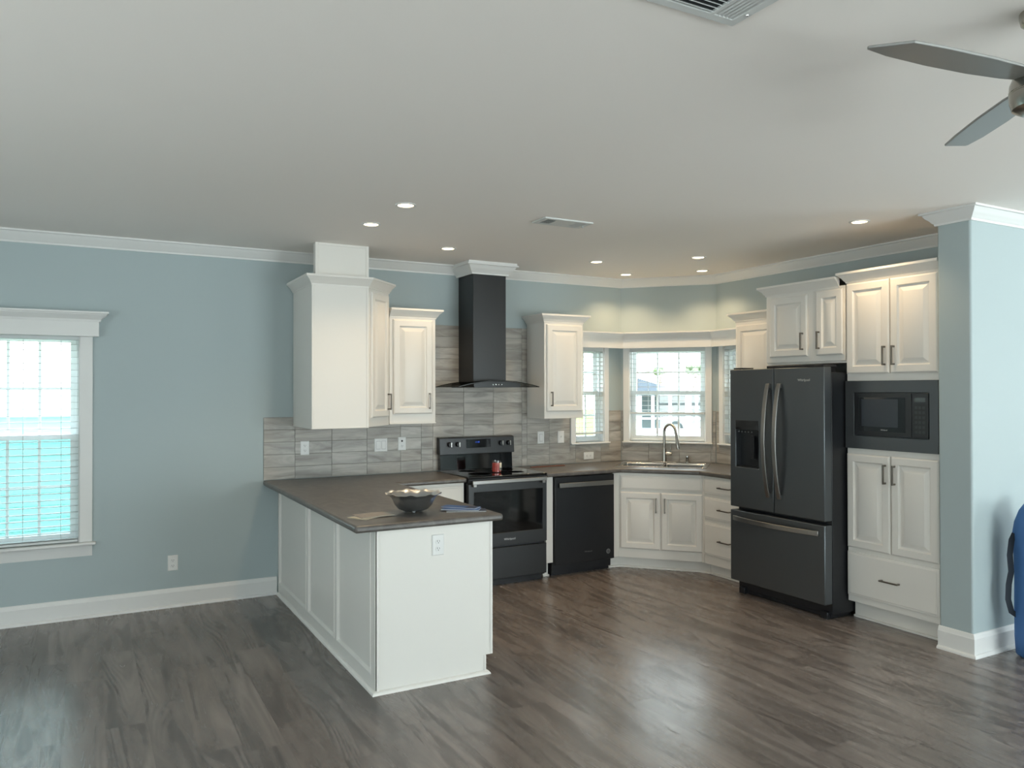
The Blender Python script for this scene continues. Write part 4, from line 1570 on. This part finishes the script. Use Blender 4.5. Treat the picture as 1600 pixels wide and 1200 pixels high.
t = thing('neighbour_house', 'grey gabled house with white porch posts beyond the sink window', 'house', (11.4, 7.3, -.65), math.radians(-40))
mb = MB(); mb.box(-1.45, 3.2, 1.6, 8, 0, 2.15); mb.build('wall', M['facade'], t)
mb = MB()
gp = [(-1.52, 2.16), (3.6, 2.16), (3.6, 2.24), (.40, 2.26), (-.6, 2.56), (-1.52, 2.83)]
a_ = [mb.vert((x_, -.1, z_)) for x_, z_ in gp]; b_ = [mb.vert((x_, 8.2, z_)) for x_, z_ in gp]
mb.face(a_); mb.face(b_[::-1])
for k in range(6):
    mb.face((a_[k], a_[(k + 1) % 6], b_[(k + 1) % 6], b_[k]))
mb.build('roof', M['roof_slate'], t)
for px_, wd in ((-1.05, .07), (-.68, .10), (-.52, .10), (-.22, .07), (.16, .07), (.56, .13), (.74, .06)):
    mb = MB(); mb.box(px_ - wd / 2, px_ + wd / 2, 0, wd, 0.12, 2.16); mb.build('porch_post', M['post'], t)
mb = MB(); mb.box(-1.45, 3.2, -.1, 1.6, 0, .12); mb.box(-1.40, -.2, 0.12, .22, .12, .95); mb.build('porch_base', M['brick'], t)
mb = MB(); mb.box(-1.05, .9, .03, .06, 1.30, 1.36); mb.box(-1.05, .9, .03, .06, 1.62, 1.66); mb.build('porch_rail', M['post'], t)

t = thing('parked_car', 'white parked car low behind the faucet, seen through the sink window', 'car', (11.15, 5.75, -.64), math.radians(-40))
mb = MB(); mb.prism_x([(-.85, .28), (-.85, .86), (-.72, .92), (-.60, 1.45), (.60, 1.45), (.74, .92), (.85, .86), (.85, .28)], -1.4, 1.2)
mb.box(1.2, 2.1, -.82, .82, .28, .90)
mb.build('body', M['car'], t, bevel=.08, seg=3)
mb = MB(); mb.box(-1.25, 1.05, -.745, -.70, .98, 1.32); mb.build('window', M['car_glass'], t)
for cx_ in (-.95, 1.45):
    for cy_ in (-.80, .68):
        mb = MB(); mb.lathe([(.0, 0), (.30, 0), (.32, .03), (.32, .12), (.30, .15), (0, .15)], (cx_, cy_, .32), 24, 'y'); mb.build('wheel', M['tyre'], t)

for (tx, ty, hh, rr_, lab) in ((25.5, 24.4, 3.25, .22, 'smaller of two pale distant treetops seen through the sink window'),
                               (26.8, 23.3, 3.3, .48, 'larger pale distant treetop toward the right of the sink window')):
    t = thing('distant_tree', lab, 'tree', (tx, ty, -.65), 0, 'trees beyond the neighbouring house')
    mb = MB(); mb.lathe([(.22, 0), (.16, hh * .7), (.05, hh * .9)], (0, 0, 0), 10); mb.build('trunk', M['bark'], t)
    mb = MB()
    for k in range(26):
        a = random.uniform(0, 2 * PI); q = random.uniform(0, 1) ** .5 * rr_; z_ = hh + random.uniform(-.5, .5) * rr_ * .7; r0 = random.uniform(.10, .20)
        mb.lathe([(0, -r0), (r0 * .7, -r0 * .6), (r0, 0), (r0 * .7, r0 * .6), (0, r0)], (q * math.cos(a), q * math.sin(a), z_), 9, fn=lambda r, h, aa, kk: (r * random.uniform(.75, 1.2), h))
    mb.build('crown', M['leaf'], t)
